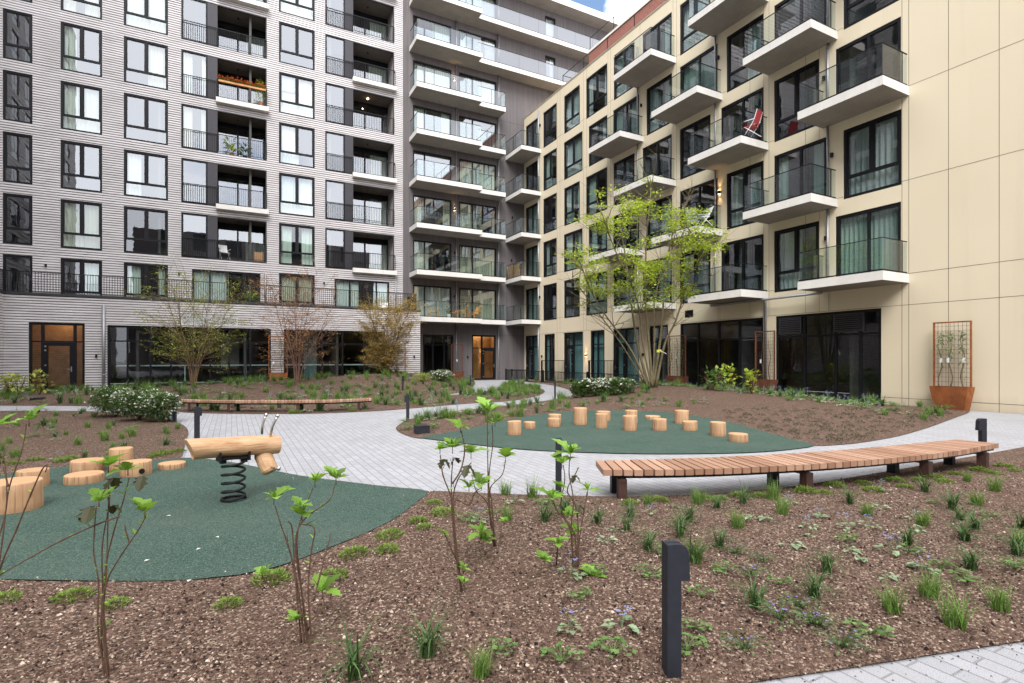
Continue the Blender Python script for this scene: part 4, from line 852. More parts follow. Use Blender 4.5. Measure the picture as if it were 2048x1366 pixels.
for t0, t1, an in ((.06, .55, .35), (.35, .93, .12), (.5, .8, -.35)):        # long drying checks along the log
    for k in range(6):
        ta, tb_ = lerp(t0, t1, k/6), lerp(t0, t1, (k+1)/6); aa, ab = an+.05*sin(k*1.9), an+.05*sin((k+1)*1.9); w0, w1 = .012*sin(pi*k/6)+.002, .012*sin(pi*(k+1)/6)+.002
        pf = lambda t, a: pl_.lerp(pr_, t)+sd*(.1215*cos(a))+up*min(.1205*sin(a), .0985)
        mb.face([pf(ta, aa-w0), pf(tb_, ab-w1), pf(tb_, ab+w1), pf(ta, aa+w0)], 2)
mb.build('log_body', [M_LOGX, M_LOGE, simple('dark_timber_check', (.10, .055, .028), .9)], SR, False)
hp = PD(535, 908, 6.28); he = PD(538, 948, 6.18); hd = PD(524, 905, 6.25); hq = PD(541, 944, 6.2)
mb = MB(); mb.tube([hd, hd.lerp(hq, .1), hd.lerp(hq, .9), hq], [.088, .098, .092, .075], 14); hl = mb.build('leg_post', M_LOGX, SR)
kb = PD(543, 935, 6.12); mb = MB(); mb.tube([kb, PD(555, 937, 6.02)], .014, 8); mb.ball(PD(557, 937, 6.0), .027); mb.build('foot_peg', M_STEEL, SR, True)
for pts, Yh in (([(541, 871), (545, 853), (550, 842), (555, 832)], 6.22), ([(524, 868), (525, 852), (528, 840), (532, 830)], 6.5)):
    mb = MB(); q = [PD(a, b, Yh) for a, b in pts]; mb.tube(q, .015, 8); mb.ball(q[-1], .024); mb.build('handle', M_STEEL, SR, True)
mb = MB(); top = base.z+.54; cx_, cy_ = base.x, base.y
turns = 5.6; pts = []
for i in range(150):
    t = i/149; a = 2*pi*turns*t; zz = .018 if t < .12 else .018+(t-.12)/.80*.43 if t < .92 else .448; r = .115 if t > .1 else .12
    pts.append((cx_+r*cos(a), cy_+r*sin(a), base.z+zz))
mb.tube(pts, .0145, 7); mb.build('coil_spring', M_BLACK, SR, True)
mb = MB(); cc = Vector((cx_, cy_, base.z+.475)); mb.obox(cc, ax*.13, sd*.06, up*.012); mb.obox(cc+ax*.15+up*.03, ax*.012, sd*.07, up*.06); mb.obox(cc-ax*.15+up*.03, ax*.012, sd*.07, up*.06); mb.obox(cc+ax*.11-up*.03, ax*.03, sd*.03, up*.025); mb.obox(cc-ax*.11-up*.03, ax*.03, sd*.03, up*.025); mb.build('clamp_plate', M_BLACK, SR)
# ---- curved benches
def bench(name, front, back, zs, legs, label, nsl, th=.066):
    loc = (front[0]+front[-1])/2; B = empty(name, (loc.x, loc.y, 0), label, 'bench')
    def res(c, n):
        L = [0]
        for a, b in zip(c[:-1], c[1:]): L.append(L[-1]+(b-a).length)
        o = []
        for i in range(n):
            s = L[-1]*i/(n-1)
            for k in range(len(c)-1):
                if s <= L[k+1]+1e-9: o.append(c[k].lerp(c[k+1], (s-L[k])/max(1e-9, L[k+1]-L[k]))); break
        return o
    f = [Vector((p.x, p.y, 0)) for p in res(cr(front), nsl+1)]; b = [Vector((p.x, p.y, 0)) for p in res(cr(back), nsl+1)]; mb = MB()
    for i in range(nsl):
        g = .09; q = [f[i].lerp(f[i+1], g), f[i].lerp(f[i+1], 1-g), b[i].lerp(b[i+1], 1-g), b[i].lerp(b[i+1], g)]; dz = R(-.002, .002); n = len(mb.v)
        mb.v += [(p.x, p.y, zs-th+dz) for p in q]+[(p.x, p.y, zs+dz) for p in q]
        for t in ((0, 3, 2, 1), (4, 5, 6, 7), (0, 1, 5, 4), (1, 2, 6, 5), (2, 3, 7, 6), (3, 0, 4, 7)): mb.f.append(tuple(n+k for k in t)); mb.m.append(0)
    mb.build('seat', M_SLAT, B)
    for t in (.16, .84):
        mb = MB()
        for i in range(nsl):
            if 0 < i < nsl: mb.bar(f[i].lerp(b[i], t)+Vector((0, 0, zs-th-.022)), f[i+1].lerp(b[i+1], t)+Vector((0, 0, zs-th-.022)), .05, .04)
        mb.build('frame_rail', M_BLACK, B)
    for s, t, rust in legs:
        i = min(nsl-1, int(s*nsl)); c = f[i].lerp(b[i], t); u = (f[i+1]-f[i]).normalized(); v = (b[i]-f[i]).normalized()
        mb = MB(); z1 = zs-th-.042; mb.obox(c+Vector((0, 0, z1/2-.02)), u*.047, v*.055, Vector((0, 0, z1/2+.018))); mb.obox(c+v*.06+Vector((0, 0, z1-.02)), u*.03, v*.12, Vector((0, 0, .016))); mb.build('leg', M_CORTD if rust else M_BLACK, B)
    return B
def cr(c, n=6):
    o = []; c = [c[0]*2-c[1]]+c+[c[-1]*2-c[-2]]
    for i in range(1, len(c)-2):
        a, b, d, e = c[i-1:i+3]
        for k in range(n): t = k/n; o.append(.5*((2*b)+(d-a)*t+(2*a-5*b+4*d-e)*t*t+(3*b-a-3*d+e)*t**3))
    return o+[c[-2]]
M_CORTD = simple('dark_rusty_steel', (.06, .026, .019), .75, 0, .3, 6)
zs = .36
front = [P(a, b, zs) for a, b in ((1205, 940), (1369, 939), (1545, 932.5), (1720, 921.5), (1895, 904), (1998, 886.8))]
back = [P(a, b, zs) for a, b in ((1190, 921), (1365, 916.5), (1525, 909.5), (1690, 899), (1830, 886.5), (1911, 878.8))]
bench('curved_bench', front, back, zs, [(.05, .12, 1), (.045, .75, 0), (.40, .12, 1), (.38, .75, 0), (.72, .12, 1), (.73, .75, 0), (.955, .12, 1), (.945, .75, 0)], 'long curved slatted hardwood bench on dark legs between the foreground bed and the paving', 56)
front = [P(a, b, zs) for a, b in ((362, 800.3), (460, 802.2), (560, 802.4), (660, 801.2), (743, 798))]
back = [v+((v-Vector((0, 0, zs))).normalized()*.52) for v in front]
bench('curved_bench', front, back, zs, [(.055, .12, 1), (.10, .8, 0), (.29, .12, 1), (.335, .8, 0), (.64, .12, 1), (.66, .8, 0), (.945, .12, 1), (.94, .8, 0)], 'gently curved slatted hardwood bench in front of the mulch mound and the brick podium', 60, .06)
# ---- bollard lights
def bollard_mesh():
    mb = MB(); mb.box(-.036, .036, -.036, .036, -.02, .40); post = mb
    hb = MB(); n = 8; prof = [(-.036, .40), (-.036, .655)]
    prof += [(.030+.045*sin(a), .60+.055*cos(a)) for a in [pi/2*i/n*.9 for i in range(n+1)]]+[(.082, .475), (.0364, .475), (.0364, .40)]
    k = len(prof)
    for s in (-.0365, .0365): hb.v += [(a, s, z) for a, z in prof]
    hb.f.append(tuple(range(k))); hb.f.append(tuple(reversed(range(k, 2*k)))); hb.m += [0, 0]
    for i in range(k): hb.f.append((i, i+k, (i+1) % k+k, (i+1) % k)); hb.m.append(0)
    hb.box(-.0366, .05, -.001, .001, .655, .657)
    return post, hb
boll = [  # px, base y, facing angle (picture: 0 = lamp to the right), label
 (1343, 1352, 0, 'dark bollard light standing in the foreground mulch near the lower paved corner'),
 (1117, 990, 1.5, 'dark bollard light at the edge of the foreground bed left of the bench end'),
 (1965, 925, pi, 'dark bollard light behind the far end of the curved bench'),
 (815.5, 841, pi, 'dark bollard light on the tip of the bed beside the black box'),
 (1110, 799, 1.5, 'thin dark bollard light on the bed edge left of the white flowering shrubs'),
 (394, 880, 0, 'dark bollard light rising behind the left end of the spring rider'),
 (349, 844, 0, 'dark bollard light beside the white flowering bush and bench'),
 (805.5, 781, 1.5, 'distant dark bollard light inside the planted mound near the brick corner'),
 (941, 773, 1.5, 'distant thin bollard light beside the path to the lamp lit entrance')]
post, hb = bollard_mesh(); b0 = None
for px, py, ang, lab in boll:
    p = G(px, py)
    if b0 is None:
        b0 = empty('bollard_light', (0, 0, 0), world=False); post.build('post', M_BOLL, b0); hb.build('lamp_head', M_BOLL, b0); b0['category'] = 'bollard light'; b0['label'] = lab; b0['group'] = 'bollard lights along the paths'; o = b0; b0.location = p
        b0.rotation_euler = (0, 0, -YAW+.12)
    else: o = dup(b0, p, -YAW+ang, 1, lab)
# ---- small boxes in the beds
def boxy(name, px0, px1, yt, yb, label, cat, lid=True):
    p = G((px0+px1)/2, yb); Y = depth(p.x, p.y); w = (px1-px0)*Y/FPX*.78; h = max(.03, (yb-yt)*Y/FPX*.8); o = empty(name, tuple(p), label, cat, rz=0, world=False); o.rotation_euler = (0, 0, -YAW+.5)
    mb = MB(); mb.box(-w/2, w/2, 0, w*.8, -.02, h-.02); mb.build('body', M_BOLL, o); mb = MB(); mb.box(-w/2-.008, w/2+.008, -.008, w*.8+.008, h-.02, h); mb.build('lid', M_BOLL, o)
boxy('utility_box', 830, 864, 849, 868, 'black utility box lying in the tip of the mulch bed', 'box')
boxy('ground_spotlight', 60, 86, 795, 801, 'low dark ground box in the mulch before the left entrance', 'box')
boxy('ground_spotlight', 1014, 1034, 771, 775, 'low dark ground box on the grassy island before the grey building', 'box')
M_CORT_SHADE = simple('shade_darkened_corten', (.13, .045, .022), .85, 0, .35, 4)  # corten colour darkened for the planters that stand in shade
# ---- rusty planters with trellis
def planter(px0, px1, ybase, yrim, ytop, label, facing, Yd=None, wall_off=None, fm=None):
    """facing: unit vector along the planter's width; measured against the wall plane behind it"""
    if facing == 'R': x = xR-(wall_off or .35); a0, a1 = YR(px0, x), YR(px1, x); c = Vector((x, (a0+a1)/2, 0)); u = Vector((0, -1, 0)); nrm = Vector((-1, 0, 0))
    else: yy = yP-(wall_off or .4) if facing == 'L' else yG-(wall_off or .4); a0, a1 = XL(px0, yy), XL(px1, yy); c = Vector(((a0+a1)/2, yy, 0)); u = Vector((1, 0, 0)); nrm = Vector((0, -1, 0))
    w = abs(a1-a0); Y = depth(c.x, c.y); zb = max(0, EYE-(ybase-HZ)*Y/FPX); zr = EYE-(yrim-HZ)*Y/FPX; zt = EYE-(ytop-HZ)*Y/FPX; c.z = zb
    PLN = empty('trellis_planter', tuple(c), label, 'planter', 'rusty planters with wire trellis')
    up = Vector((0, 0, 1)); mb = MB(); n0 = len(mb.v); wb = w/2*.78; d = .24; db = .17
    for hw, hd, z in ((wb, db, zb-.02), (w/2, d, zr), (w/2-.02, d-.02, zr), (w/2-.02, d-.02, zr-.06)):
        for i, j in ((-1, -1), (1, -1), (1, 1), (-1, 1)): q = c+u*hw*i+nrm*hd*j; mb.v.append((q.x, q.y, z))
    for k in range(3):
        for j in range(4): mb.f.append((k*4+j, k*4+(j+1) % 4, k*4+4+(j+1) % 4, k*4+4+j)); mb.m.append(0)
    mb.f.append((12, 13, 14, 15)); mb.m.append(1); mb.build('planter_box', [fm or M_CORT_SHADE, M_SOIL], PLN)
    mb = MB(); f = c-nrm*.02; W_ = w/2-.02; s = .032
    for i in (-1, 1): q = f+u*W_*i; mb.obox(Vector((q.x, q.y, (zr+zt)/2-.1)), u*s*.6, nrm*s, up*((zt-zr)/2+.1))
    mb.obox(Vector((f.x, f.y, zt-.02)), u*(W_-s*.6), nrm*s, up*.02); mb.build('trellis_frame', fm or M_CORT_SHADE, PLN)
    mb = MB(); nx = 9; nz = max(6, int((zt-zr)/.14))
    for i in range(1, nx): q = f+u*(-W_+2*W_*i/nx); mb.bar(Vector((q.x, q.y, zr)), Vector((q.x, q.y, zt-.03)), .007)
    for i in range(1, nz): z = zr+(zt-zr)*i/nz; a = f-u*W_; b = f+u*W_; mb.bar(Vector((a.x, a.y, z)), Vector((b.x, b.y, z)), .007)
    mb.build('wire_grid', M_CORTD, PLN); return f+nrm*.06, u, zr, zt, W_
def climber(f, u, zr, zt, off, top, label, leafy=.5, tagged=True, lm=None, n=90):
    p = f+u*off; C_ = empty('climbing_plant', (p.x, p.y, zr-.04), label, 'climbing plant', 'climbing plants on the trellis planters'); H = zt-zr; hh = H*top
    pts = [Vector((p.x, p.y, zr-.05))+u*(.05*sin(3.1*i/10*pi+off*9))+Vector((0, 0, hh*i/10)) for i in range(11)]
    mb = MB(); mb.tube(pts, [.011-.0006*i for i in range(11)], 5); mb.tube([q+u*.02 for q in pts[:8]], .006, 4); mb.build('stem', M_TWIG, C_)
    mb = MB()
    for i in range(n):
        t = 1-abs(random.gauss(0, leafy))
        if t < .05: continue
        q = pts[0].lerp(pts[-1], min(1, t))+Vector((R(-.09, .09), R(-.09, .09), R(-.05, .05))); leaf(mb, q, Vector((R(-1, 1), R(-1, 1), R(-.8, .5))), R(.05, .11), .45)
    mb.build('leaves', lm or M_GER, C_)
    if tagged:
        mb = MB(); q = pts[5]; k = Vector((-u.y, u.x, 0)); 
        if k.dot(Vector((-q.x, -q.y, 0))) < 0: k = -k
        mb.obox(q+k*.03, u*.035, k*.003, Vector((0, 0, .075)))
        mb.build('plant_tag', M_WHITE, C_)
    return C_
def leaf(mb, p, d, L, wr=.5, mi=0, fold=.15):
    """a pointed leaf of two folded halves"""
    d = d.normalized() if d.length > 1e-6 else Vector((0, 0, 1)); s = d.cross(Vector((0, 0, 1)))
    if s.length < 1e-3: s = Vector((1, 0, 0))
    s.normalize(); nn = s.cross(d); w = L*wr/2; a = p; b = p+d*L*.45+s*w+nn*L*fold*.5; c = p+d*L-nn*L*.08; e = p+d*L*.45-s*w+nn*L*fold*.5
    n = len(mb.v); mb.v += [tuple(a), tuple(b), tuple(c), tuple(e)]; mb.f += [(n, n+1, n+2), (n, n+2, n+3)]; mb.m += [mi, mi]
f, u, zr, zt, W_ = planter(1866, 1943, 819, 773, 643, 'rusty steel trellis planter alone on the cream wall by the right path', 'R', wall_off=.3, fm=M_CORT)
for off, lab, lf in ((-W_*.62, 'leafy climber on the far side of the lone wall trellis', .3), (-.02, 'middle climber with a blue and white tag on the lone wall trellis', .25), (W_*.6, 'climber on the near side of the lone wall trellis', .35)): climber(f, u, zr, zt, off, .86, lab, lf, n=120)
f, u, zr, zt, W_ = planter(1510, 1549, 788, 759, 662, 'rusty trellis planter with bare stems between the two big dark shop windows', 'R', wall_off=.45)
climber(f, u, zr, zt, -.1, .8, 'nearly bare climber by the grey drainpipe between the shop windows', .9, n=14); climber(f, u, zr, zt, .25, .85, 'bare climber stem leaning in the planter between the shop windows', .9, False, n=6)
f, u, zr, zt, W_ = planter(1337, 1371, 776, 752, 671, 'rusty trellis planter with dense greenery just right of the big tree trunks', 'R', wall_off=.45)
for off, lab in ((-W_*.7, 'ivy like climber on the left post of the trellis beside the big tree'), (W_*.1, 'ivy like climber in the middle of the trellis beside the big tree'), (W_*.75, 'dense dark climber on the right post of the trellis beside the big tree')): climber(f, u, zr, zt, off, .97, lab, .6, off > 0 and off < .2, M_VIN, 130)
f, u, zr, zt, W_ = planter(537, 575, 775, 746, 672, 'bright orange rusty trellis planter on the brick pier between the podium windows', 'L', fm=M_CORT)
climber(f, u, zr, zt, .15, .98, 'green climber filling the trellis on the brick pier', .55, False, n=150); climber(f, u, zr, zt, -.3, .6, 'thin climber at the left of the brick pier trellis', .6, n=30)
f, u, zr, zt, W_ = planter(779, 811, 768, 744, 689, 'rusty trellis planter against the brick podium corner behind the ochre shrub', 'L', wall_off=.3, fm=M_CORT)
climber(f, u, zr, zt, 0, .7, 'sparse climber behind the ochre shrub at the podium corner', .7, False, n=15)
f, u, zr, zt, W_ = planter(903, 926, 762, 743, 688, 'shaded rusty trellis planter beside the lamp lit entrance of the grey building', 'G', wall_off=.8)
climber(f, u, zr, zt, 0, .85, 'white tagged climber in the planter by the lamp lit entrance', .7, True, n=40)
# ---- low black fence and garden screens before the cream building
FX = 18.35; ya_, yb_ = YR(1012, FX), YR(1290, FX)
FP = lambda a, d, z: (FX-d, a, z)
F = empty('garden_fence', (FX, (ya_+yb_)/2, 0), 'low black metal bar fence in front of the ground floor gardens', 'fence')
mb = MB(); bars(mb, FP, yb_, ya_, 0, .03, .78, .105, .016); mb.build('bar_panel', M_BLACK, F)
FQ = lambda a, d, z: (a, ya_+d, z)
mb = MB(); bars(mb, FQ, FX+.03, xR-.02, 0, .03, .78, .105, .016); mb.build('bar_panel', M_BLACK, F)
for a in (ya_, ya_-.95, YR(1086, FX), YR(1175, FX), yb_): mb = MB(); mb.box(FX-.05, FX+.05, a-.05, a+.05, 0, .86); mb.build('post', M_BLACK, F)
for px, lab in ((1080, 'tall black bar screen between the two farthest small gardens'), (1174, 'tall black bar screen between gardens left of the big tree')):
    a = YR(px, FX)-.12; FS = lambda b, d, z: (b, a+d, z); D_ = empty('garden_screen', (FX+.9, a, 0), lab, 'fence', 'garden screens')
    mb = MB(); bars(mb, FS, FX+.12, xR-.02, 0, .05, 1.5, .105, .016); mb.build('bar_panel', M_BLACK, D_); mb = MB(); mb.box(FX+.02, FX+.1, a-.04, a+.04, 0, 1.52); mb.build('post', M_BLACK, D_)
# ---- things on the balconies
def balc(px, y_, k): return Vector((XL(px, y_), y_, LV(k)))
def folding_chair(loc, rz, frame, cloth, label, back=1.0, sc=1, group=None):
    c = empty('folding_chair', tuple(loc), label, 'chair', group, world=False); c.rotation_euler = (0, 0, rz); c.scale = (sc,)*3
    for s in (-1, 1):
        mb = MB(); mb.tube([(s*.24, .25, 0), (s*.24, -.12, .45), (s*.24, -.22, .62), (s*.24, -.34, back)], .014, 6); mb.tube([(s*.24, -.28, 0), (s*.24, .2, .42)], .014, 6); mb.tube([(s*.27, -.24, .62), (s*.27, .2, .64)], .018, 6); mb.build('side_frame', frame, c)
    mb = MB(); mb.box(-.23, .23, -.16, .24, .40, .425); mb.build('seat', cloth, c)
    mb = MB(); mb.face([(-.23, -.16, .5), (.23, -.16, .5), (.23, -.34, back), (-.23, -.34, back)]); mb.face([(-.23, -.17, .5), (-.23, -.35, back), (.23, -.35, back), (.23, -.17, .5)]); mb.build('backrest', cloth, c); return c
yv = YR(1497, 19.0); folding_chair((19.2, yv, LV(3)), radians(12), M_WHITE, M_RED, 'red canvas beach chair with white frame on a cream building balcony')
yv = YR(1408, 19.2); folding_chair((19.2, yv, LV(2)), radians(70), M_WHITE, M_WHITE, 'white metal chair standing nearer the balcony end behind the tree', .9, group='white balcony chairs')
yv = YR(1385, 19.2); folding_chair((19.2, yv, LV(2)), radians(-60), M_WHITE, M_WHITE, 'white metal chair farther along the balcony, seen just left of its twin', .9, group='white balcony chairs')
v = balc(449, yL+.6, 2); folding_chair(v, radians(200), M_WHITE, M_WHITE, 'white wire chair in the dark loggia above the terrace doors', .95)
v = balc(767, yP+1.0, 1); folding_chair(v, radians(160), M_WHITE, M_WHITE, 'white chair on the brick terrace in front of curtained doors', .9)
def lounge(loc, rz, label):
    c = empty('wooden_armchair', tuple(loc), label, 'armchair', 'wooden armchairs on the grey balcony', world=False); c.rotation_euler = (0, 0, rz)
    mb = MB()
    for i in range(6): mb.obox((0, -.2+.09*i, .32+.012*i), Vector((.28, 0, 0)), Vector((0, .037, 0)), Vector((0, 0, .011)))
    mb.build('seat', M_TEAK, c); mb = MB()
    for i in range(6): mb.obox((-.25+.1*i, -.38, .64), Vector((.043, 0, 0)), Vector((0, .011, 0)), Vector((0, -.16, .34)))
    mb.build('backrest', M_TEAK, c)
    for s in (-1, 1):
        mb = MB(); mb.obox((s*.34, -.02, .55), Vector((.05, 0, 0)), Vector((0, .36, 0)), Vector((0, 0, .014))); mb.build('armrest', M_TEAK, c)
        for yy in (-.3, .28): mb = MB(); mb.obox((s*.32, yy, .27), Vector((.025, 0, 0)), Vector((0, .035, 0)), Vector((0, 0, .265))); mb.build('leg', M_TEAK, c)
yv = 35.35
for px, rz, lab in ((869, -1.9, 'teak armchair at the left end of the grey building balcony'), (921, 1.4, 'teak armchair right of the potted plant on the grey balcony'), (948, 1.9, 'teak armchair at the right, partly behind its neighbour on the grey balcony')): lounge(balc(px, yv if px < 940 else 35.75, 1), rz, lab)
tb = empty('side_table', tuple(balc(905, 35.4, 1)), 'small round teak table between the balcony armchairs', 'table', world=False); mb = MB(); mb.tube([(0, 0, .36), (0, 0, .39)], .36, 18); mb.build('table_top', M_TEAK, tb); mb = MB()
for a in range(3): mb.tube([(.25*cos(a*2.1), .25*sin(a*2.1), 0), (.1*cos(a*2.1), .1*sin(a*2.1), .36)], .018, 5)
mb.build('leg_frame', M_TEAK, tb)
def potted(loc, h, label, lm, spread=.25, n=120, pot=M_TERRA, ph=.24, fl=None, Lf=.16):
    c = empty('potted_plant', tuple(loc), label, 'potted plant', world=False); mb = MB(); mb.tube([(0, 0, 0), (0, 0, ph)], [.10, .14], 12); mb.build('pot', pot, c); mb = MB()
    for i in range(n): a = R(0, 2*pi); r = R(0, spread); z = ph+R(.02, h-ph); leaf(mb, Vector((r*cos(a), r*sin(a), z)), Vector((cos(a), sin(a), R(-.2, 1))), R(.6, 1)*Lf, .35)
    mb.build('leaves', lm, c)
    if fl:
        mb = MB()
        for i in range(26): a = R(0, 2*pi); r = R(0, spread); leaf(mb, Vector((r*cos(a), r*sin(a), R(ph+.15, h))), Vector((R(-1, 1), R(-1, 1), 1)), .07, .9)
        mb.build('flowers', fl, c)
potted(balc(898, 35.15, 1)+Vector((0, 0, 0)), .75, 'pale flowering pot plant between teak armchairs on the grey balcony', M_VIN, .2, 90, M_WHITE, .25, M_PETAL)
potted(balc(522, yL-.2, 5), 1.5, 'tall leafy pot plant on the loggia with orange flower boxes', M_YG, .25, 200)
potted(balc(463, yL+.5, 4), .95, 'broad leaved green pot plant at the left of a loggia below the flower boxes', M_LIME, .3, 60, M_TERRA, .2, None, .38); potted(balc(490, yL+.55, 4), .85, 'broad leaved pot plant beside another in the same loggia', M_GER, .3, 60, M_BLACK, .2, None, .34)
potted(balc(500, yP+1.1, 1), 1.05, 'spiky palm like pot plant on the brick terrace', M_GER, .3, 60, M_BLACK, .3, None, .45)
potted(balc(549, yP+.9, 1), 1.0, 'dry brown pot plant on the terrace behind the copper tree', M_RUST, .22, 100, M_TERRA, .25)
for px in (512, 520): potted(balc(px, yL+.1, 5), .35, 'small terracotta pot at the %s end of the loggia floor' % ('inner' if px < 515 else 'outer'), M_YG, .12, 24, M_TERRA, .22)
# flower boxes hung on the loggia rail
p0, p1 = XL(437, yL-.34), XL(531, yL-.34); FB = empty('flower_box', ((p0+p1)/2, yL-.36, LV(5)+.8), 'long flower box with orange blossoms hung on a loggia railing', 'flower box')
mb = MB(); mb.box(p0, p1, yL-.46, yL-.31, LV(5)+.88, LV(5)+.99); mb.build('box', M_TEAK, FB)
mb = MB(); mb2 = MB()
for i in range(260):
    q = Vector((R(p0, p1), yL-.40+R(-.1, .08), LV(5)+1.0+abs(R(-.06, .16)))); leaf(mb2, q, Vector((R(-1, 1), R(-1, .3), R(-.5, 1))), .09, .6)
    if i < 170: leaf(mb, q+Vector((0, -.03, R(0, .1))), Vector((R(-1, 1), R(-1, 0), R(0, 1))), .10, .9)
mb.build('flowers', M_ORAN, FB); mb2.build('leaves', M_GER, FB)
# pallets and crate
def pallet(loc, rz, label, tilt=.2):
    c = empty('wooden_pallet', tuple(loc), label, 'pallet', 'pallets leaning on the corner balcony', world=False); c.rotation_euler = (tilt, 0, rz); mb = MB()
    for i in range(5): mb.box(-.38+.17*i, -.27+.17*i, -.012, .012, 0, 1.0)
    mb.build('deck_boards', M_LOGE, c); mb = MB()
    for z in (.05, .47, .88): mb.box(-.4, .4, .014, .09, z, z+.1)
    mb.build('stringer', M_LOGE, c)
pallet((18.95, 36.0, LV(2)), -pi/2+.3, 'pale wooden pallet leaning at the left of the corner balcony'); pallet((18.95, 35.2, LV(2)), -pi/2+.2, 'pale wooden pallet leaning at the right of the corner balcony')
v = balc(517, yL+.3, 2); c = empty('wooden_crate', tuple(v), 'pale wooden crate stack at the right end of a dark loggia', 'crate', world=False); mb = MB()
for i in range(5): mb.box(-.25, .25, -.2, -.18, .02+i*.11, .1+i*.11); mb.box(-.25, .25, .18, .2, .02+i*.11, .1+i*.11); mb.box(-.25, -.23, -.18, .18, .02+i*.11, .1+i*.11); mb.box(.23, .25, -.18, .18, .02+i*.11, .1+i*.11)
for a in (-1, 1):
    for b in (-1, 1): mb.box(a*.21-.02, a*.21+.02, b*.16-.02, b*.16+.02, 0, .57)
mb.build('slats', M_LOGE, c)
# ------------------------------------------------------------------ plants: trees, shrubs, planting
def branch(mb, a, d, L, r0, r1, seg=5, wob=.12, up=.05, n=5):
    pts = [Vector(a)]; d = d.normalized()
    for i in range(seg):
        d = (d+Vector((R(-1, 1), R(-1, 1), R(-1, 1)))*wob+Vector((0, 0, up))).normalized(); pts.append(pts[-1]+d*L/seg)
    mb.tube(pts, [lerp(r0, r1, i/seg) for i in range(seg+1)], n, cap=False); return pts
def cluster(lb, p, n, rad, L, flat=.45, wr=.5, mi=0):
    for i in range(n):
        v = Vector((random.gauss(0, 1), random.gauss(0, 1), random.gauss(0, 1)*flat)); q = p+v*rad*.5
        leaf(lb, q, Vector((v.x+R(-.6, .6), v.y+R(-.6, .6), R(-.7, .45))), L*R(.6, 1.15), wr, mi)
def smooth(pts, n=4): return cr([Vector(p) for p in pts], n)
# ---- the big lime green multi stemmed tree
tb = G(1303, 776); YT = depth(tb.x, tb.y); TR = empty('multi_stem_tree', tuple(tb), 'tall multi stemmed tree with lime green spring leaves before the cream building', 'tree', None)
stems = [([(1297, 776), (1262, 700), (1218, 640), (1186, 590), (1160, 525)], -.8, .05), ([(1300, 776), (1278, 700), (1264, 620), (1252, 520), (1240, 440), (1250, 392)], .9, .065), ([(1304, 776), (1299, 700), (1291, 600), (1293, 480), (1302, 375)], -.3, .07),
         ([(1307, 776), (1318, 700), (1326, 620), (1331, 540), (1350, 450), (1372, 405)], 1.0, .065), ([(1309, 776), (1329, 690), (1352, 640), (1378, 560), (1408, 505)], -1.0, .06), ([(1296, 776), (1244, 690), (1192, 620), (1145, 555)], .7, .035), ([(1302, 776), (1286, 690), (1274, 600), (1230, 500), (1205, 430)], -1.3, .04), ([(1306, 776), (1309, 680), (1311, 590), (1345, 500), (1395, 455)], .2, .04)]
tk = MB(); tips = []; mids = []
for pts, dd, r in stems:
    q = []
    for i, (a, b) in enumerate(pts): t = i/(len(pts)-1); q.append(PD(a, b, YT+dd*t**1.2*1.6))
    q[0] = Vector((tb.x+(pts[0][0]-1303)*.02*CA, tb.y-(pts[0][0]-1303)*.02*SA+dd*.05, tb.z-.05)); q = smooth(q, 4); m = len(q)
    tk.tube(q, [lerp(r, .016, (i/(m-1))**.8) for i in range(m)], 7)
    for i in range(int(m*.42), m):
        if random.random() < .85:
            for _ in range(2):
                d = (q[i]-tb); d.z = 0; d = d.normalized() if d.length > .1 else Vector((1, 0, 0)); d = d*.4+Vector((R(-1, 1), R(-1, 1), R(.1, 1.1)))
                b = branch(tk, q[i], d, R(.5, 1.35), .018, .006, 5, .14, .05, 4); mids.append(b)
    tips.append(q[-1])
for b in list(mids):
    for i in (2, 3, 4, 5):
        if random.random() < .75:
            c = branch(tk, b[i], (b[i]-b[i-1])+Vector((R(-1, 1), R(-1, 1), R(-.5, .6)))*.22, R(.35, .8), .007, .003, 3, .2, .05, 3); tips.append(c[-1]); tips.append(c[2])
tk.build('trunk', M_BARK, TR, True)
lb = MB(); cz = tb.z+5.0
for p in tips:
    lx = (p-tb).x*CA-(p-tb).y*SA; ly = (p-tb).x*SA+(p-tb).y*CA; s_ = YT/FPX; q2 = ((lx+20*s_)/(165*s_))**2+(ly/(150*s_))**2+((p.z-tb.z-282*s_)/(140*s_))**2
    if q2 > R(.85, 1.12) or random.random() < .28: continue
    if noise.noise(p*.75) < -.24: continue
    if p.z > tb.z+(775-362)*YT/FPX: continue
    cluster(lb, p, random.randint(14, 30), .27, .15, .4, .55)
lb.build('crown', M_LIME, TR)
mb = MB(); q = PD(1318, 702, YT-.35); mb.tube([q-Vector((0, 0, .05)), q+Vector((0, 0, .05))], .095, 10); mb.build('yellow_band', M_YELL, TR); mb = MB(); mb.bar(PD(1319, 700, YT-.48), PD(1333, 708, YT-.5), .06, .012); mb.build('plant_tag', M_WHITE, TR)
M_TWIG2 = simple('tan_bark', (.20, .13, .075), .85, 0, .3, 12)
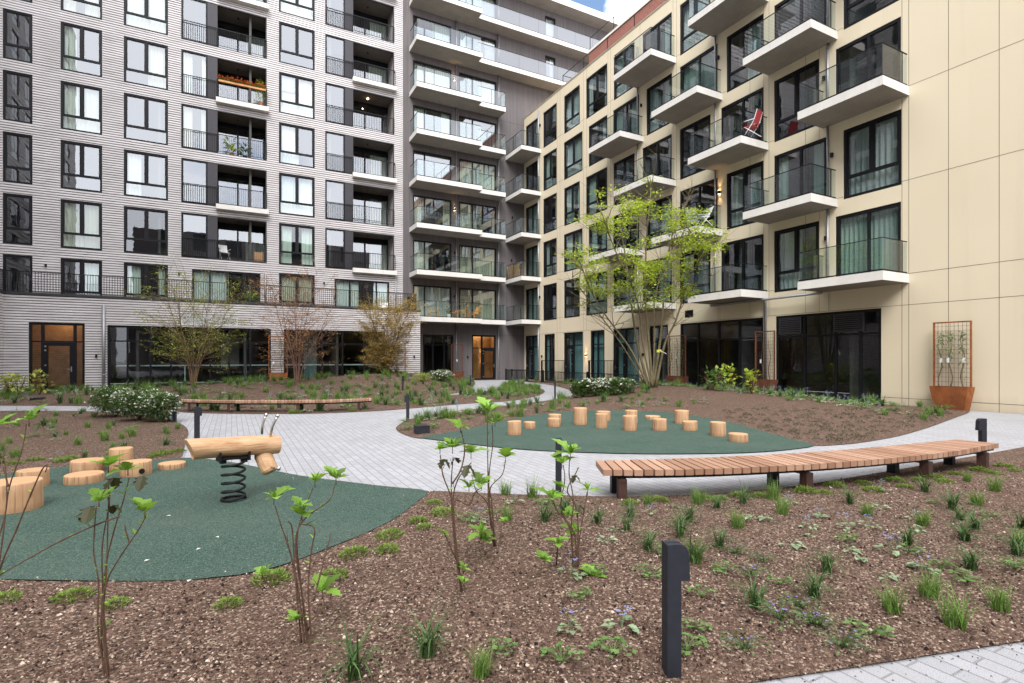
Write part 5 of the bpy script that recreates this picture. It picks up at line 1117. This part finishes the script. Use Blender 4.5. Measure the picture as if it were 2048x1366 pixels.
# ---- three small multi stemmed trees before the brick podium
def small_tree(px, py, ytop, pw, lab, bark, lm, nst, leafn, Lf, seed, twig=.8, dens=1.0, low=.0, lean=0, name='multi_stem_tree', base=None):
    random.seed(seed); p = G(px, py) if base is None else Vector((*W2((px-CX)/FPX*base, base), 0)); p.z = gh(p.x, p.y); Y = depth(p.x, p.y); H = EYE-(ytop-HZ)*Y/FPX-p.z; Wd = pw*Y/FPX
    T = empty(name, tuple(p), lab, 'tree'); tk = MB(); lb = MB(); ends = []
    for s in range(nst):
        a = 2*pi*s/nst+R(-.3, .3); out = Wd/2*R(.35, .85); h = H*R(.82, 1.0)*(1 if s else 1)
        pts = [p+Vector((.06*cos(a), .06*sin(a), -.05)), p+Vector((out*.22*cos(a), out*.22*sin(a), h*.28)), p+Vector((out*.6*cos(a)+R(-.1, .1), out*.6*sin(a), h*.62)), p+Vector((out*cos(a)+lean, out*sin(a), h))]
        q = smooth(pts, 4); m = len(q); tk.tube(q, [lerp(.037, .007, (i/(m-1))**.7) for i in range(m)], 6, cap=False)
        for i in range(int(m*(.28+low)), m):
            for _ in range(3):
                d = (q[i]-p); d.z = 0; d = d.normalized() if d.length > .05 else Vector((cos(a), sin(a), 0)); b = branch(tk, q[i], d*.5+Vector((R(-1, 1), R(-1, 1), R(-.1, 1))), R(.5, 1.35)*twig*Wd/3.4, .010, .004, 4, .18, .04, 3)
                for j in (2, 3, 4):
                    c = branch(tk, b[j], (b[j]-b[j-1])*1.0+Vector((R(-1, 1), R(-1, 1), R(-.3, .8)))*.15, R(.2, .5)*twig, .0045, .002, 3, .25, .05, 3); ends += [c[-1], c[1]]
    tk.build('trunk', bark, T, True)
    for e in ends:
        if random.random() < dens: cluster(lb, e, max(1, int(random.expovariate(1/leafn))), .16, Lf, .6, .5, 0)
    lb.build('crown', lm, T)
    return T, p, H, ends
T1, p, H, e = small_tree(386, 770, 575, 200, 'sparse multi stemmed tree with yellowish new leaves before the left podium window', M_TWIG2, M_YG, 7, 5, .095, 5, 1.0, 1.0)
lb = MB()
for i in range(70): q = PD(R(305, 360), R(665, 705)+abs(R(-4, 10)), depth(p.x, p.y)-.6); leaf(lb, q, Vector((R(-1, 1), R(-1, 1), R(-.4, .5))), .11, .45)
b = branch(lb, PD(372, 720, depth(p.x, p.y)), PD(318, 678, depth(p.x, p.y)-.6)-PD(372, 720, depth(p.x, p.y)), 1.7, .012, .004, 5, .03, 0, 4); lb.build('leafy_bough', M_LIME, T1)
small_tree(594, 769, 565, 170, 'bare reddish twigged multi stemmed tree beside the orange rusty planter', M_REDTW, M_RUST, 7, 4.6, .085, 8, 1.0, 1.0)
small_tree(772, 760, 618, 132, 'dense low ochre leaved shrub tree before the right podium corner', M_TWIG2, M_OCH, 12, 11, .085, 12, .9, 1.2, -.2, base=29.5)
random.seed(21)
# ---- white flowering evergreen shrubs
def bush(name, px, py, wpx, hpx, lab, cat, group, lm, nl, Lf, fl=None, nf=0, ff=.05, stems=True, wr=.45, cy=0):
    p = G(px, py); Y = depth(p.x, p.y); w = wpx*Y/FPX; h = hpx*Y/FPX; p = p+Vector((SA, CA, 0))*w*.25; p.z = gh(p.x, p.y)
    B = empty(name, tuple(p), lab, cat, group); lb = MB(); fb = MB(); sb = MB()
    lobes = [(Vector((R(-.3, .3)*w, R(-.22, .22)*w, h*R(.42, .62))), R(.24, .34)) for _ in range(8)]
    for i in range(12): a = R(0, 2*pi); sb.tube([p, p+Vector((w*.2*cos(a), w*.2*sin(a), h*.4)), p+Vector((w*.36*cos(a), w*.36*sin(a), h*R(.6, .85)))], [.012, .008, .004], 4, cap=False)
    for i in range(nl):
        c, r = random.choice(lobes); v = Vector((random.gauss(0, 1), random.gauss(0, 1), random.gauss(0, 1))).normalized()*R(.45, 1)**.6; q = p+c+Vector((v.x*w*r, v.y*w*r, v.z*h*r*1.25))
        if q.z < p.z+.02: q.z = p.z+R(.03, .15)
        leaf(lb, q, v+Vector((R(-.6, .6), R(-.6, .6), R(-.2, .8))), Lf*R(.6, 1.2), wr)
    if fl:
        for i in range(nf):
            c, r = random.choice(lobes); v = Vector((random.gauss(0, 1), random.gauss(0, 1), random.gauss(.45, .6))).normalized()*R(.95, 1.12); q = p+c+Vector((v.x*w*r, v.y*w*r, v.z*h*r*1.25))
            for _ in range(5): leaf(fb, q+Vector((R(-1, 1), R(-1, 1), R(-.5, .5)))*ff*.6, Vector((R(-1, 1), R(-1, 1), R(-.2, 1))), ff, .95)
    sb.build('stems', M_TWIG, B); lb.build('foliage', lm, B)
    if fl: fb.build('blossoms', fl, B)
    return B
WG = 'white flowering shrubs'
bush('flowering_shrub', 215, 836, 90, 62, 'dark shrub with few white blossoms at the left end of its flowering group', 'shrub', WG, M_BUSH, 4600, .065, M_PETAL, 60, .04)
bush('flowering_shrub', 262, 843, 96, 66, 'middle shrub full of white blossoms in the group behind the left bed', 'shrub', WG, M_BUSH, 4600, .065, M_PETAL, 190, .04)
bush('flowering_shrub', 312, 846, 76, 62, 'white flowering shrub beside the dark bollard at the bed tip', 'shrub', WG, M_BUSH, 4300, .065, M_PETAL, 170, .04)
bush('flowering_shrub', 1168, 795, 56, 36, 'dark rounded shrub with hardly a blossom at the left end of the far white shrubs', 'shrub', WG, M_BUSH, 3000, .09, M_PETAL, 12, .04)
bush('flowering_shrub', 1205, 792, 72, 36, 'shrub smothered in white blossoms left of the big tree stems', 'shrub', WG, M_BUSH, 3000, .09, M_PETAL, 200, .06)
bush('flowering_shrub', 1243, 790, 58, 34, 'half green white flowering shrub nearest the big tree stems', 'shrub', WG, M_BUSH, 2600, .09, M_PETAL, 80, .055)
bush('flowering_shrub', 880, 764, 52, 24, 'low white blossom shrub before the dark window next to the grey building planter', 'shrub', WG, M_BUSH, 2400, .09, M_PETAL, 180, .065)
bush('flowering_shrub', 842, 764, 34, 18, 'low green shrub at the foot of the brick podium corner', 'shrub', WG, M_YG, 700, .08, None, 0)
HG = 'bright leafy shrubs'
for px, py, w, h, lab in ((1428, 783, 46, 46, 'bright green leafy shrub left one of the two before the first dark shop window'), (1458, 780, 52, 50, 'bright green leafy shrub right one of the two before the first dark shop window'), (1507, 789, 34, 54, 'slim bright green shrub before the rusty planter with bare stems'), (12, 792, 30, 46, 'small sparse green shrub at the far left before the brick wing'), (28, 790, 36, 48, 'small sparse green shrub left of the brown glazed entrance'), (70, 791, 42, 50, 'small sparse green shrub in front of the brown glazed entrance')):
    s = px < 100; bush('leafy_shrub', px, py, w, h, lab, 'shrub', HG, M_GER if px == 1428 else M_LIME if not s else M_YG, 95 if not s else 80, .17, None, 0, wr=.75)
# ---- oak leaved young shrubs of the foreground
def lobed(mb, p, d, L, droop=.2, mi=0):
    """one lobed leaf: outline fan on both sides of a folded midrib"""
    d = d.normalized(); s = d.cross(Vector((0, 0, 1))); s = s.normalized() if s.length > 1e-3 else Vector((1, 0, 0)); nn = s.cross(d)
    if nn.z < 0: nn = -nn
    prof = [(.0, .02), (.12, .20), (.22, .42), (.34, .24), (.46, .30), (.60, .46), (.66, .24), (.78, .26), (.88, .14), (1.0, .0)]; c = R(-.08, .08)
    def pt(t, w, sg): return tuple(p+d*L*t+s*L*w*sg+nn*L*(.16*w*1.6-droop*t*t+c*t))
    n = len(mb.v); ax = [tuple(p+d*L*t+nn*L*(-droop*t*t+c*t)) for t, _ in prof]; mb.v += ax
    for sg in (1, -1):
        b = len(mb.v); mb.v += [pt(t, w*R(.85, 1.1), sg) for t, w in prof]
        for i in range(len(prof)-1): mb.f.append((n+i, n+i+1, b+i+1, b+i) if sg > 0 else (n+i, b+i, b+i+1, n+i+1)); mb.m.append(mi)
def oakplant(base, Y, stems_px, clusters, lab, dead=()):
    b = P(*base) if len(base) == 2 else Vector(base); b.z = gh(b.x, b.y); O_ = empty('oak_leaf_shrub', tuple(b), lab, 'shrub', 'young oak leaved shrubs in the foreground'); sm = MB(); lb = MB(); db = MB()
    for pts, dd in stems_px:
        q = []
        for i, (x, y_) in enumerate(pts): t = i/(len(pts)-1); q.append(PD(x, y_, Y+dd*t)+Vector((R(-1, 1), R(-1, 1), 0))*.006)
        q = smooth(q, 5); m = len(q); r0 = .0048*Y/2.8 if Y < 3.3 else .0062; sm.tube(q, [lerp(r0, r0*.5, i/(m-1))*(1.25 if i % 5 == 0 else 1) for i in range(m)], 6)
        for i in range(3, m-1):
            if random.random() < .22: leaf(lb, q[i], Vector((R(-1, 1), R(-1, 1), R(.2, 1))), R(.012, .05), .5)
            if random.random() < .05: sm.tube([q[i], q[i]+Vector((R(-1, 1), R(-1, 1), R(.4, 1.2)))*R(.03, .07)], [.0028, .0015], 4)
    for x, y_, sz, dd in clusters:
        c = PD(x, y_+4, Y+dd); L = sz*Y/FPX; n = random.choice((5, 6, 7, 8)); a0 = R(0, 6)
        for i in range(n):
            a = a0+2*pi*i/n+R(-.3, .3); el = R(.35, 1.15); d = Vector((cos(a)*cos(el), sin(a)*cos(el), sin(el))); k = L*R(.5, .88)*(R(.3, .75) if i > 2 else 1); lobed(lb, c+d*L*.08, d, k, R(.15, .65))
        for i in range(3): a = R(0, 6); leaf(lb, c, Vector((cos(a)*.35, sin(a)*.35, 1)), L*.5, .3)
        sm.tube([c-Vector((0, 0, L*.22)), c+Vector((0, 0, L*.06))], .0026, 5)
    for x, y_, sz, dd in dead:
        c = PD(x, y_, Y+dd); L = sz*Y/FPX; a = R(0, 6)
        for k in range(2): a += 2; lobed(db, c, Vector((cos(a)*.6, sin(a)*.6, -.75)), L*R(.8, 1), .1)
    sm.build('stems', M_TWIG, O_, True); lb.build('leaves', M_OAK, O_)
    if dead: db.build('withered_leaves', M_OAKD, O_)
oakplant((212, 1372), 2.62, [([(214, 1372), (205, 1250), (212, 1150), (214, 1060), (216, 960)], .05), ([(218, 1372), (206, 1240), (214, 1165), (240, 1110), (275, 1060), (288, 1035)], -.12), ([(208, 1372), (204, 1250), (212, 1130), (228, 1060), (246, 1000), (256, 955)], .12), ([(216, 1372), (196, 1270), (200, 1168), (190, 1105), (190, 1050), (196, 1012)], -.05), ([(222, 1372), (212, 1300), (206, 1180), (205, 1090), (216, 1010), (221, 975)], .02), ([(240, 1033), (190, 1050), (120, 1082), (60, 1115), (0, 1150), (-40, 1178)], -.1), ([(258, 1086), (252, 1066), (249, 1048)], -.02)],
    [(217, 930, 58, .05), (256, 938, 46, .12), (198, 1000, 44, -.05), (290, 1022, 50, -.12)], 'young shrub with lobed leaves on thin brown stems, with a long low side shoot', [(182, 1012, 44, -.05), (228, 955, 36, .05), (286, 952, 34, .1), (228, 1010, 24, 0)])
oakplant(tuple(PD(-48, 1250, 2.9)), 2.9, [([(-48, 1310), (-10, 1180), (6, 1080), (12, 985), (8, 900)], 0), ([(-45, 1310), (0, 1145), (30, 1060), (60, 985), (84, 940), (94, 930), (88, 945)], -.1), ([(-50, 1310), (-20, 1140), (5, 1040), (18, 972), (46, 900), (55, 848)], .1), ([(18, 972), (6, 940), (-6, 900)], .05)], [(58, 838, 54, .1), (-4, 848, 56, .05)], 'young lobed leaf shrub at the left picture edge behind the large cracked stump', [(78, 846, 20, .1)])
oakplant((612, 1302), 2.93, [([(612, 1300), (598, 1180), (580, 1100), (562, 1050), (552, 1010)], -.08), ([(616, 1302), (600, 1150), (592, 1080), (606, 1030), (627, 975)], .1), ([(620, 1302), (606, 1200), (590, 1090), (610, 1040), (660, 1000), (668, 968)], .05), ([(605, 1296), (592, 1150), (584, 1060), (578, 1042)], -.1), ([(626, 1304), (618, 1180), (622, 1100), (630, 1056), (600, 1048)], 0), ([(618, 1260), (604, 1225), (540, 1170), (524, 1150)], -.15), ([(622, 1240), (648, 1215), (645, 1190)], .1), ([(628, 1200), (640, 1150), (655, 1090), (662, 1065)], .15)],
    [(548, 995, 46, -.08), (630, 960, 50, .1), (672, 955, 48, .05), (604, 1028, 50, .03), (600, 1010, 34, 0), (645, 1182, 62, .1), (524, 1146, 40, -.15), (594, 1238, 32, -.05)], 'young shrub with lobed leaves in the mulch before the near edge of the green rubber')
oakplant((926, 1196), 3.55, [([(924, 1198), (912, 1100), (905, 1020), (904, 960), (906, 915)], 0), ([(926, 1198), (914, 1090), (906, 1010), (914, 960), (942, 925)], .1), ([(922, 1190), (913, 1110), (908, 1010), (886, 950), (880, 910)], -.1), ([(908, 1010), (914, 1000), (938, 1010), (950, 985), (962, 975)], .1), ([(904, 968), (920, 940), (928, 900), (922, 862)], .12), ([(916, 1130), (905, 1100), (888, 1068)], -.1)],
    [(921, 852, 46, .12), (905, 893, 48, 0), (880, 896, 34, -.1), (942, 904, 46, .1), (963, 966, 42, .1), (938, 972, 34, .05), (928, 1135, 26, 0), (890, 1065, 20, -.1), (928, 1162, 26, -.05)], 'young lobed leaf shrub in bare mulch in front of the paved plaza', [(888, 918, 24, -.05), (936, 930, 32, .05), (912, 915, 20, 0)])
oakplant((990, 1098), 4.45, [([(988, 1098), (978, 1010), (975, 950), (974, 880), (976, 835)], 0), ([(992, 1098), (980, 1020), (978, 950), (984, 890), (986, 850)], .1), ([(990, 1096), (984, 1010), (980, 975), (1004, 950), (1010, 920)], -.1), ([(990, 1090), (975, 1010), (955, 985), (945, 960)], -.1), ([(996, 1096), (1000, 1070), (1004, 1050)], .1)], [(976, 822, 50, 0), (990, 842, 38, .1), (1011, 912, 44, -.1), (962, 1063, 46, -.2), (1010, 1040, 22, .1), (967, 1078, 34, -.2)], 'young lobed leaf shrub standing tallest before the middle of the plaza')
oakplant((1150, 1142), 4.0, [([(1148, 1142), (1142, 1060), (1146, 1000), (1138, 950), (1140, 915)], 0), ([(1152, 1142), (1150, 1070), (1122, 1020), (1128, 960), (1126, 930)], -.1), ([(1154, 1142), (1156, 1060), (1150, 1010), (1136, 980), (1152, 945), (1156, 935)], .1), ([(1156, 1140), (1158, 1080), (1170, 1020), (1174, 985)], .1), ([(1148, 1130), (1140, 1060), (1112, 1020), (1105, 1000)], -.15), ([(1114, 1130), (1115, 1100), (1114, 1090)], -.2)], [(1141, 905, 54, 0), (1124, 925, 36, -.1), (1175, 978, 42, .1), (1104, 994, 46, -.15), (1122, 972, 30, -.1), (1152, 1060, 46, .05), (1136, 1028, 34, 0), (1115, 1085, 36, -.2), (1186, 1152, 44, -.15), (1088, 1118, 30, -.3)], 'young lobed leaf shrub beside the dark bollard left of the curved bench', [(1150, 950, 20, .05), (1158, 1010, 22, .05)])
# ---- low planting: one mesh set per kind, copied as separate plants
def blades(n, L, w, spread, arch, seed):
    random.seed(seed); mb = MB()
    for i in range(n):
        a = R(0, 2*pi); l = L*R(.5, 1.1); el = R(.25, 1)*arch; d = Vector((cos(a), sin(a), 0)); p = Vector((R(-1, 1)*spread, R(-1, 1)*spread, -.01)); s = Vector((-sin(a), cos(a), 0)); pts = []; seg = 4; th = R(.05, .35)
        for k in range(seg+1): pts.append(p.copy()); p = p+(d*sin(th)+Vector((0, 0, cos(th))))*l/seg; th += el/seg*1.5
        n0 = len(mb.v)
        for k, q in enumerate(pts): ww = w/2*(1-(k/seg)**2)+.0004; mb.v += [tuple(q-s*ww), tuple(q+s*ww)]
        for k in range(seg): mb.f.append((n0+2*k, n0+2*k+1, n0+2*k+3, n0+2*k+2)); mb.m.append(0)
    return mb
def rosette(n, L, h, wr, seed, kind):
    random.seed(seed); mb = MB(); st = MB()
    for i in range(n):
        a = R(0, 2*pi); r = R(.2, 1)**.7*h*1.25; z = h*(1.05-.55*r/(h*1.25))*R(.6, 1.1); q = Vector((r*cos(a), r*sin(a), z)); d = Vector((cos(a), sin(a), R(-.25, .15)))
        st.tube([(0, 0, 0), (q.x*.5, q.y*.5, z*.8), tuple(q)], [.0022, .0018, .0012], 3, cap=False)
        if kind == 'lobed':
            m = 9; n0 = len(mb.v); u = d.normalized(); v = Vector((-u.y, u.x, 0)); mb.v.append(tuple(q)); l = L*R(.6, 1.1)
            for k in range(m):
                t = -1.9+3.8*k/(m-1); rr = l*.55*(1 if k % 2 == 0 else .66); mb.v.append(tuple(q+u*(l*.15)+(u*cos(t)+v*sin(t))*rr+Vector((0, 0, R(-.1, .1)*l))))
            for k in range(m-1): mb.f.append((n0, n0+1+k, n0+2+k)); mb.m.append(0)
        else: leaf(mb, q, d, L*R(.6, 1.15), wr, 0, .2)
    return mb, st
def spray(n, h, r, seed, L=.012, clump=4):
    random.seed(seed); fb = MB(); st = MB()
    for i in range(n):
        a = R(0, 2*pi); q = Vector((R(0, r)*cos(a), R(0, r)*sin(a), h*R(.65, 1.1))); st.tube([(0, 0, 0), (q.x*.4, q.y*.4, q.z*.6), tuple(q)], .0014, 3, cap=False)
        for k in range(clump):
            c = q+Vector((R(-1, 1), R(-1, 1), R(-.6, .6)))*L*1.6
            for j in range(4): b = j*pi/2+a; leaf(fb, c, Vector((cos(b), sin(b), .4)), L, .9)
    return fb, st
def mat_patch(n, r, h, seed):
    random.seed(seed); mb = MB()
    for i in range(n):
        a = R(0, 2*pi); rr = r*sqrt(random.random()); z = h*(1-(rr/r)**2)*R(.3, 1); d = Vector((R(-1, 1)+cos(a)*.8, R(-1, 1)+sin(a)*.8, R(.2, 1.4))); leaf(mb, Vector((rr*cos(a), rr*sin(a), z-.005)), d, R(.02, .045), .28)
    return mb
PLANT = {}
def proto(kind, name, cat, mats, fl=None, st=None, leafname='leaves'):
    """mats: list of (mesh builder) variants; the flowers and stalks become children"""
    PLANT.setdefault(kind, (name, cat, []))
    return PLANT[kind][2]
def reg(kind, name, cat, mb, mat, flower=None, fmat=None, stalk=None):
    def mesh(b, m, nm):
        me = bpy.data.meshes.new(nm); me.from_pydata(b.v, [], b.f); me.materials.append(m); return me
    L = PLANT.setdefault(kind, (name, cat, []))[2]
    L.append((mesh(mb, mat, name), mesh(flower, fmat, 'flowers') if flower else None, mesh(stalk, mat, 'stalks') if stalk else None))
for s in range(4):
    reg('sedge', 'sedge_tuft', 'ornamental grass', blades(44, .31, .009, .03, 2.3, 100+s), M_SEDGE)
    reg('grass', 'grass_tuft', 'ornamental grass', blades(95, .22, .0045, .045, 1.1, 200+s), M_FINE)
    a, b = rosette(22, .055, .10, .8, 300+s, 'lobed'); reg('geranium', 'cranesbill_clump', 'garden plant', a, M_GER, None, None, b)
    a, b = rosette(12, .062, .07, .8, 400+s, 'heart'); f, g = spray(6, .16, .09, 450+s, .009, 3); reg('brunnera', 'forget_me_not_clump', 'garden plant', a, M_BRU, f, M_BLUE, g)
    a, b = rosette(9, .065, .06, .85, 470+s, 'heart'); reg('heart', 'heart_leaf_clump', 'garden plant', a, M_BRU, None, None, b)
    a, b = rosette(38, .038, .13, .5, 500+s, 'heart'); f, g = spray(5, .09, .14, 550+s, .012, 1); reg('vinca', 'periwinkle_plant', 'garden plant', a, M_VIN, f, M_PURP, b)
    reg('stone', 'stonecrop_mat', 'garden plant', mat_patch(230, .10, .045, 600+s), M_STO)
    reg('dusk', 'low_moss_tuft', 'garden plant', mat_patch(70, .10, .085, 700+s), M_DUSK)
random.seed(77)
count = {}
def plant(kind, p, sc, label, group):
    name, cat, L = PLANT[kind]; me, fl, st = random.choice(L); o = bpy.data.objects.new(name, me); COL.objects.link(o); o.location = p; o.rotation_euler = (R(-.08, .08), R(-.08, .08), R(0, 2*pi)); o.scale = (sc, sc, sc*R(.85, 1.15)); tag(o, label, cat, group); count[kind] = count.get(kind, 0)+1
    for m, nm in ((fl, 'flowers'), (st, 'stalks')):
        if m: c = bpy.data.objects.new(nm, m); COL.objects.link(c); c.parent = o
FGL = {'sedge': 'dark green strappy sedge tuft in the foreground mulch bed', 'grass': 'bright fine bladed grass tuft in the foreground mulch bed', 'geranium': 'low clump of lobed green leaves in the foreground mulch bed', 'brunnera': 'silvery heart leaved clump with tiny blue flowers in the foreground mulch bed', 'heart': 'flat silvery heart leaved clump without flowers in the foreground mulch bed', 'vinca': 'trailing glossy plant with a few violet flowers in the foreground mulch bed', 'stone': 'low yellow green mat plant in the foreground mulch bed'}
FG = {'sedge': [(855, 1331), (710, 1364), (1254, 1065), (1262, 1041), (1196, 1051), (1295, 1099), (1360, 1082), (1387, 1135), (1380, 1044), (1090, 1048), (1438, 1102), (1362, 1060), (1509, 1225), (1654, 1150), (1628, 1200), (1943, 1140), (1929, 1082), (1950, 1065), (1816, 1097), (2032, 1118), (1919, 1041), (1905, 1022), (1433, 1017), (1485, 1012), (1130, 1030), (2044, 1060), (1700, 1010), (1850, 985)],
 'grass': [(963, 1367), (1014, 1041), (1391, 1133), (1785, 1232), (1857, 1198), (1908, 1253), (2001, 1222), (1565, 1029), (1734, 1034), (1476, 1056), (1847, 1051), (1953, 1014), (2038, 1092), (1065, 995), (1012, 990), (1395, 1010), (1990, 985), (1935, 965), (1295, 1010), (1545, 1000)],
 'geranium': [(1001, 1318), (1124, 1348), (1295, 1157), (1373, 1310), (1226, 1318), (1403, 1202), (1450, 1150), (1560, 1180), (1740, 1290), (1820, 1110), (1880, 1140), (1160, 1200), (1330, 1120), (1936, 1167), (1690, 1085), (1190, 1150), (1090, 1015), (2030, 1145), (1385, 1270), (1980, 1040), (1870, 1010), (980, 1030), (940, 1040)],
 'brunnera': [(1141, 1270), (1243, 1266), (1141, 1165), (1618, 1060), (1738, 1055), (1830, 1040), (1779, 1116), (1640, 1040), (1300, 1030), (1845, 1150), (955, 1050), (1030, 1010), (1760, 985), (1580, 1010), (1695, 1065)],
 'heart': [(1213, 1085), (1772, 1167), (1844, 1144), (1697, 1103), (1830, 1068), (1618, 1080), (1642, 1038), (1539, 1044), (1584, 1098), (1500, 1040), (1345, 1015), (1230, 1070), (1760, 1020), (1720, 1130)],
 'vinca': [(1526, 1133), (1492, 1308), (1621, 1253), (1601, 1219), (1683, 1297), (1502, 1161), (1640, 1265), (1560, 1240), (1470, 1110)],
 'stone': [(775, 1102), (780, 1073), (837, 1043), (848, 1061), (888, 1029), (707, 1118), (147, 1195), (229, 1225), (456, 1218), (543, 1169), (665, 1161), (5, 1205), (868, 1010), (1260, 1010), (1320, 1005), (1440, 1000), (1480, 995), (1520, 996), (1610, 985), (1670, 975), (1650, 990), (1725, 970), (1745, 985), (1790, 965), (1810, 975), (1835, 965), (1870, 958), (1890, 965), (1910, 950), (1960, 945), (2010, 935), (2030, 945), (1410, 1003), (1990, 950)]}
SC = {'sedge': (.8, 1.15), 'grass': (.75, 1.1), 'geranium': (.55, .95), 'brunnera': (.6, 1.0), 'heart': (.6, 1.0), 'vinca': (.6, 1.0), 'stone': (.75, 1.25)}
for k, L in FG.items():
    for px, py in L: plant(k, G(px, py), R(*SC[k]), FGL[k], k+' plants of the foreground bed')
def scatter(bed, n, kinds, where, place, sc=1.0, test=None, mind=.22):
    poly = BEDS[bed]; b = BB[bed]; done = []; tries = 0
    while len(done) < n and tries < n*60:
        tries += 1; x, y_ = R(b[0], b[1]), R(b[2], b[3])
        if not inside(x, y_, poly) or edge_dist(x, y_, poly) < .12: continue
        Y = depth(x, y_)
        if Y < 1: continue
        X = CA*x-SA*y_; px = CX+FPX*X/Y
        if px < -60 or px > 2100: continue
        if test and not test(x, y_, px, Y): continue
        if any((x-q[0])**2+(y_-q[1])**2 < mind*mind for q in done): continue
        if inside(x, y_, rub1) or inside(x, y_, rub2): continue
        done.append((x, y_)); k = random.choices([q[0] for q in kinds], [q[1] for q in kinds])[0]
        plant(k, Vector((x, y_, gh(x, y_, bed))), R(.75, 1.2)*sc, place[k], k+' plants '+where)
def PLC(where): return {k: v.replace('in the foreground mulch bed', where) for k, v in FGL.items()}
scatter('B', 62, [('grass', 5), ('sedge', 3), ('geranium', 2), ('brunnera', 1), ('stone', 1)], 'of the left bed', PLC('in the left bed behind the stumps'), 1.05)
for px, py in ((70, 922), (30, 930), (125, 925), (140, 918), (310, 915), (325, 910), (355, 905)): plant('stone', G(px, py), R(1, 1.3), PLC('in the left bed behind the stumps')['stone'], 'stone plants of the left bed')
CPL = PLC('on the mound before the brick podium'); scatter('C', 640, [('grass', 5), ('sedge', 4), ('geranium', 5), ('brunnera', 2.5), ('heart', 3), ('stone', 1)], 'of the podium mound', CPL, 1.8, mind=.26)
isl = lambda x, y_, px, Y: px > 925 and Y > 22
CI = PLC('on the grassy tip between the two far paths'); scatter('C', 90, [('grass', 6), ('sedge', 3), ('geranium', 2)], 'of the path tip', CI, 1.5, isl, .16)
EPL = PLC('in the bed before the cream building')
scatter('E', 260, [('grass', 4), ('geranium', 3), ('heart', 2), ('sedge', 2), ('brunnera', 1.5)], 'of the bed before the cream building', EPL, 1.6, lambda x, y_, px, Y: x > 15.5 or px < 1300, .25)
scatter('E', 150, [('brunnera', 5), ('heart', 3), ('geranium', 2)], 'of the bed before the cream building', EPL, 1.8, lambda x, y_, px, Y: px > 1290 and px < 1760 and x > 15.8, .2)
DL = {'dusk': 'low dark mossy tuft planted in rows behind the stump trail'}
for i in range(17):
    for j in range(9):
        px, py = 1450+i*27+R(-9, 9)+(j%2)*13+j*4, 822+j*8.2+R(-3, 3)
        q = G(px, py)
        if bed_at(q.x, q.y) == 'E' and not inside(q.x, q.y, rub2) and edge_dist(q.x, q.y, bedE) > .15: plant('dusk', q, R(.75, 1.2), DL['dusk'], 'low tufts in rows behind the stumps')
for i in range(26): q = G(R(1150, 1440), R(795, 815)); (bed_at(q.x, q.y) == 'E' and not inside(q.x, q.y, rub2)) and plant(random.choice(('geranium', 'grass', 'brunnera')), q, R(.8, 1.2), EPL['geranium'] if False else 'small green plant on the mulch mound above the stump trail', 'small plants on the mound above the stumps')
for t in range(34):
    px = R(800, 1090); py = lerp(842, 806, (px-800)/290)+R(-1, 6); q = G(px, py)
    if bed_at(q.x, q.y) == 'E': k = random.choice(('grass', 'sedge', 'geranium')); plant(k, q, R(1, 1.4), PLC('along the path edge by the black box')[k], k+' plants along the path edge')
# fallen petals on the rubber
for px, py in ((342, 1032), (432, 1074), (402, 1097), (380, 1160), (300, 1120)):
    mb = MB(); leaf(mb, Vector((0, 0, .004)), Vector((1, R(-.3, .3), .1)), .045, .7); o = mb.build('fallen_petal', M_PETAL); q = P(px, py, .02); o.location = q; o.rotation_euler = (0, 0, R(0, 6)); tag(o, 'small white petal fallen on the left green rubber surface', 'petal', 'fallen petals on the rubber')
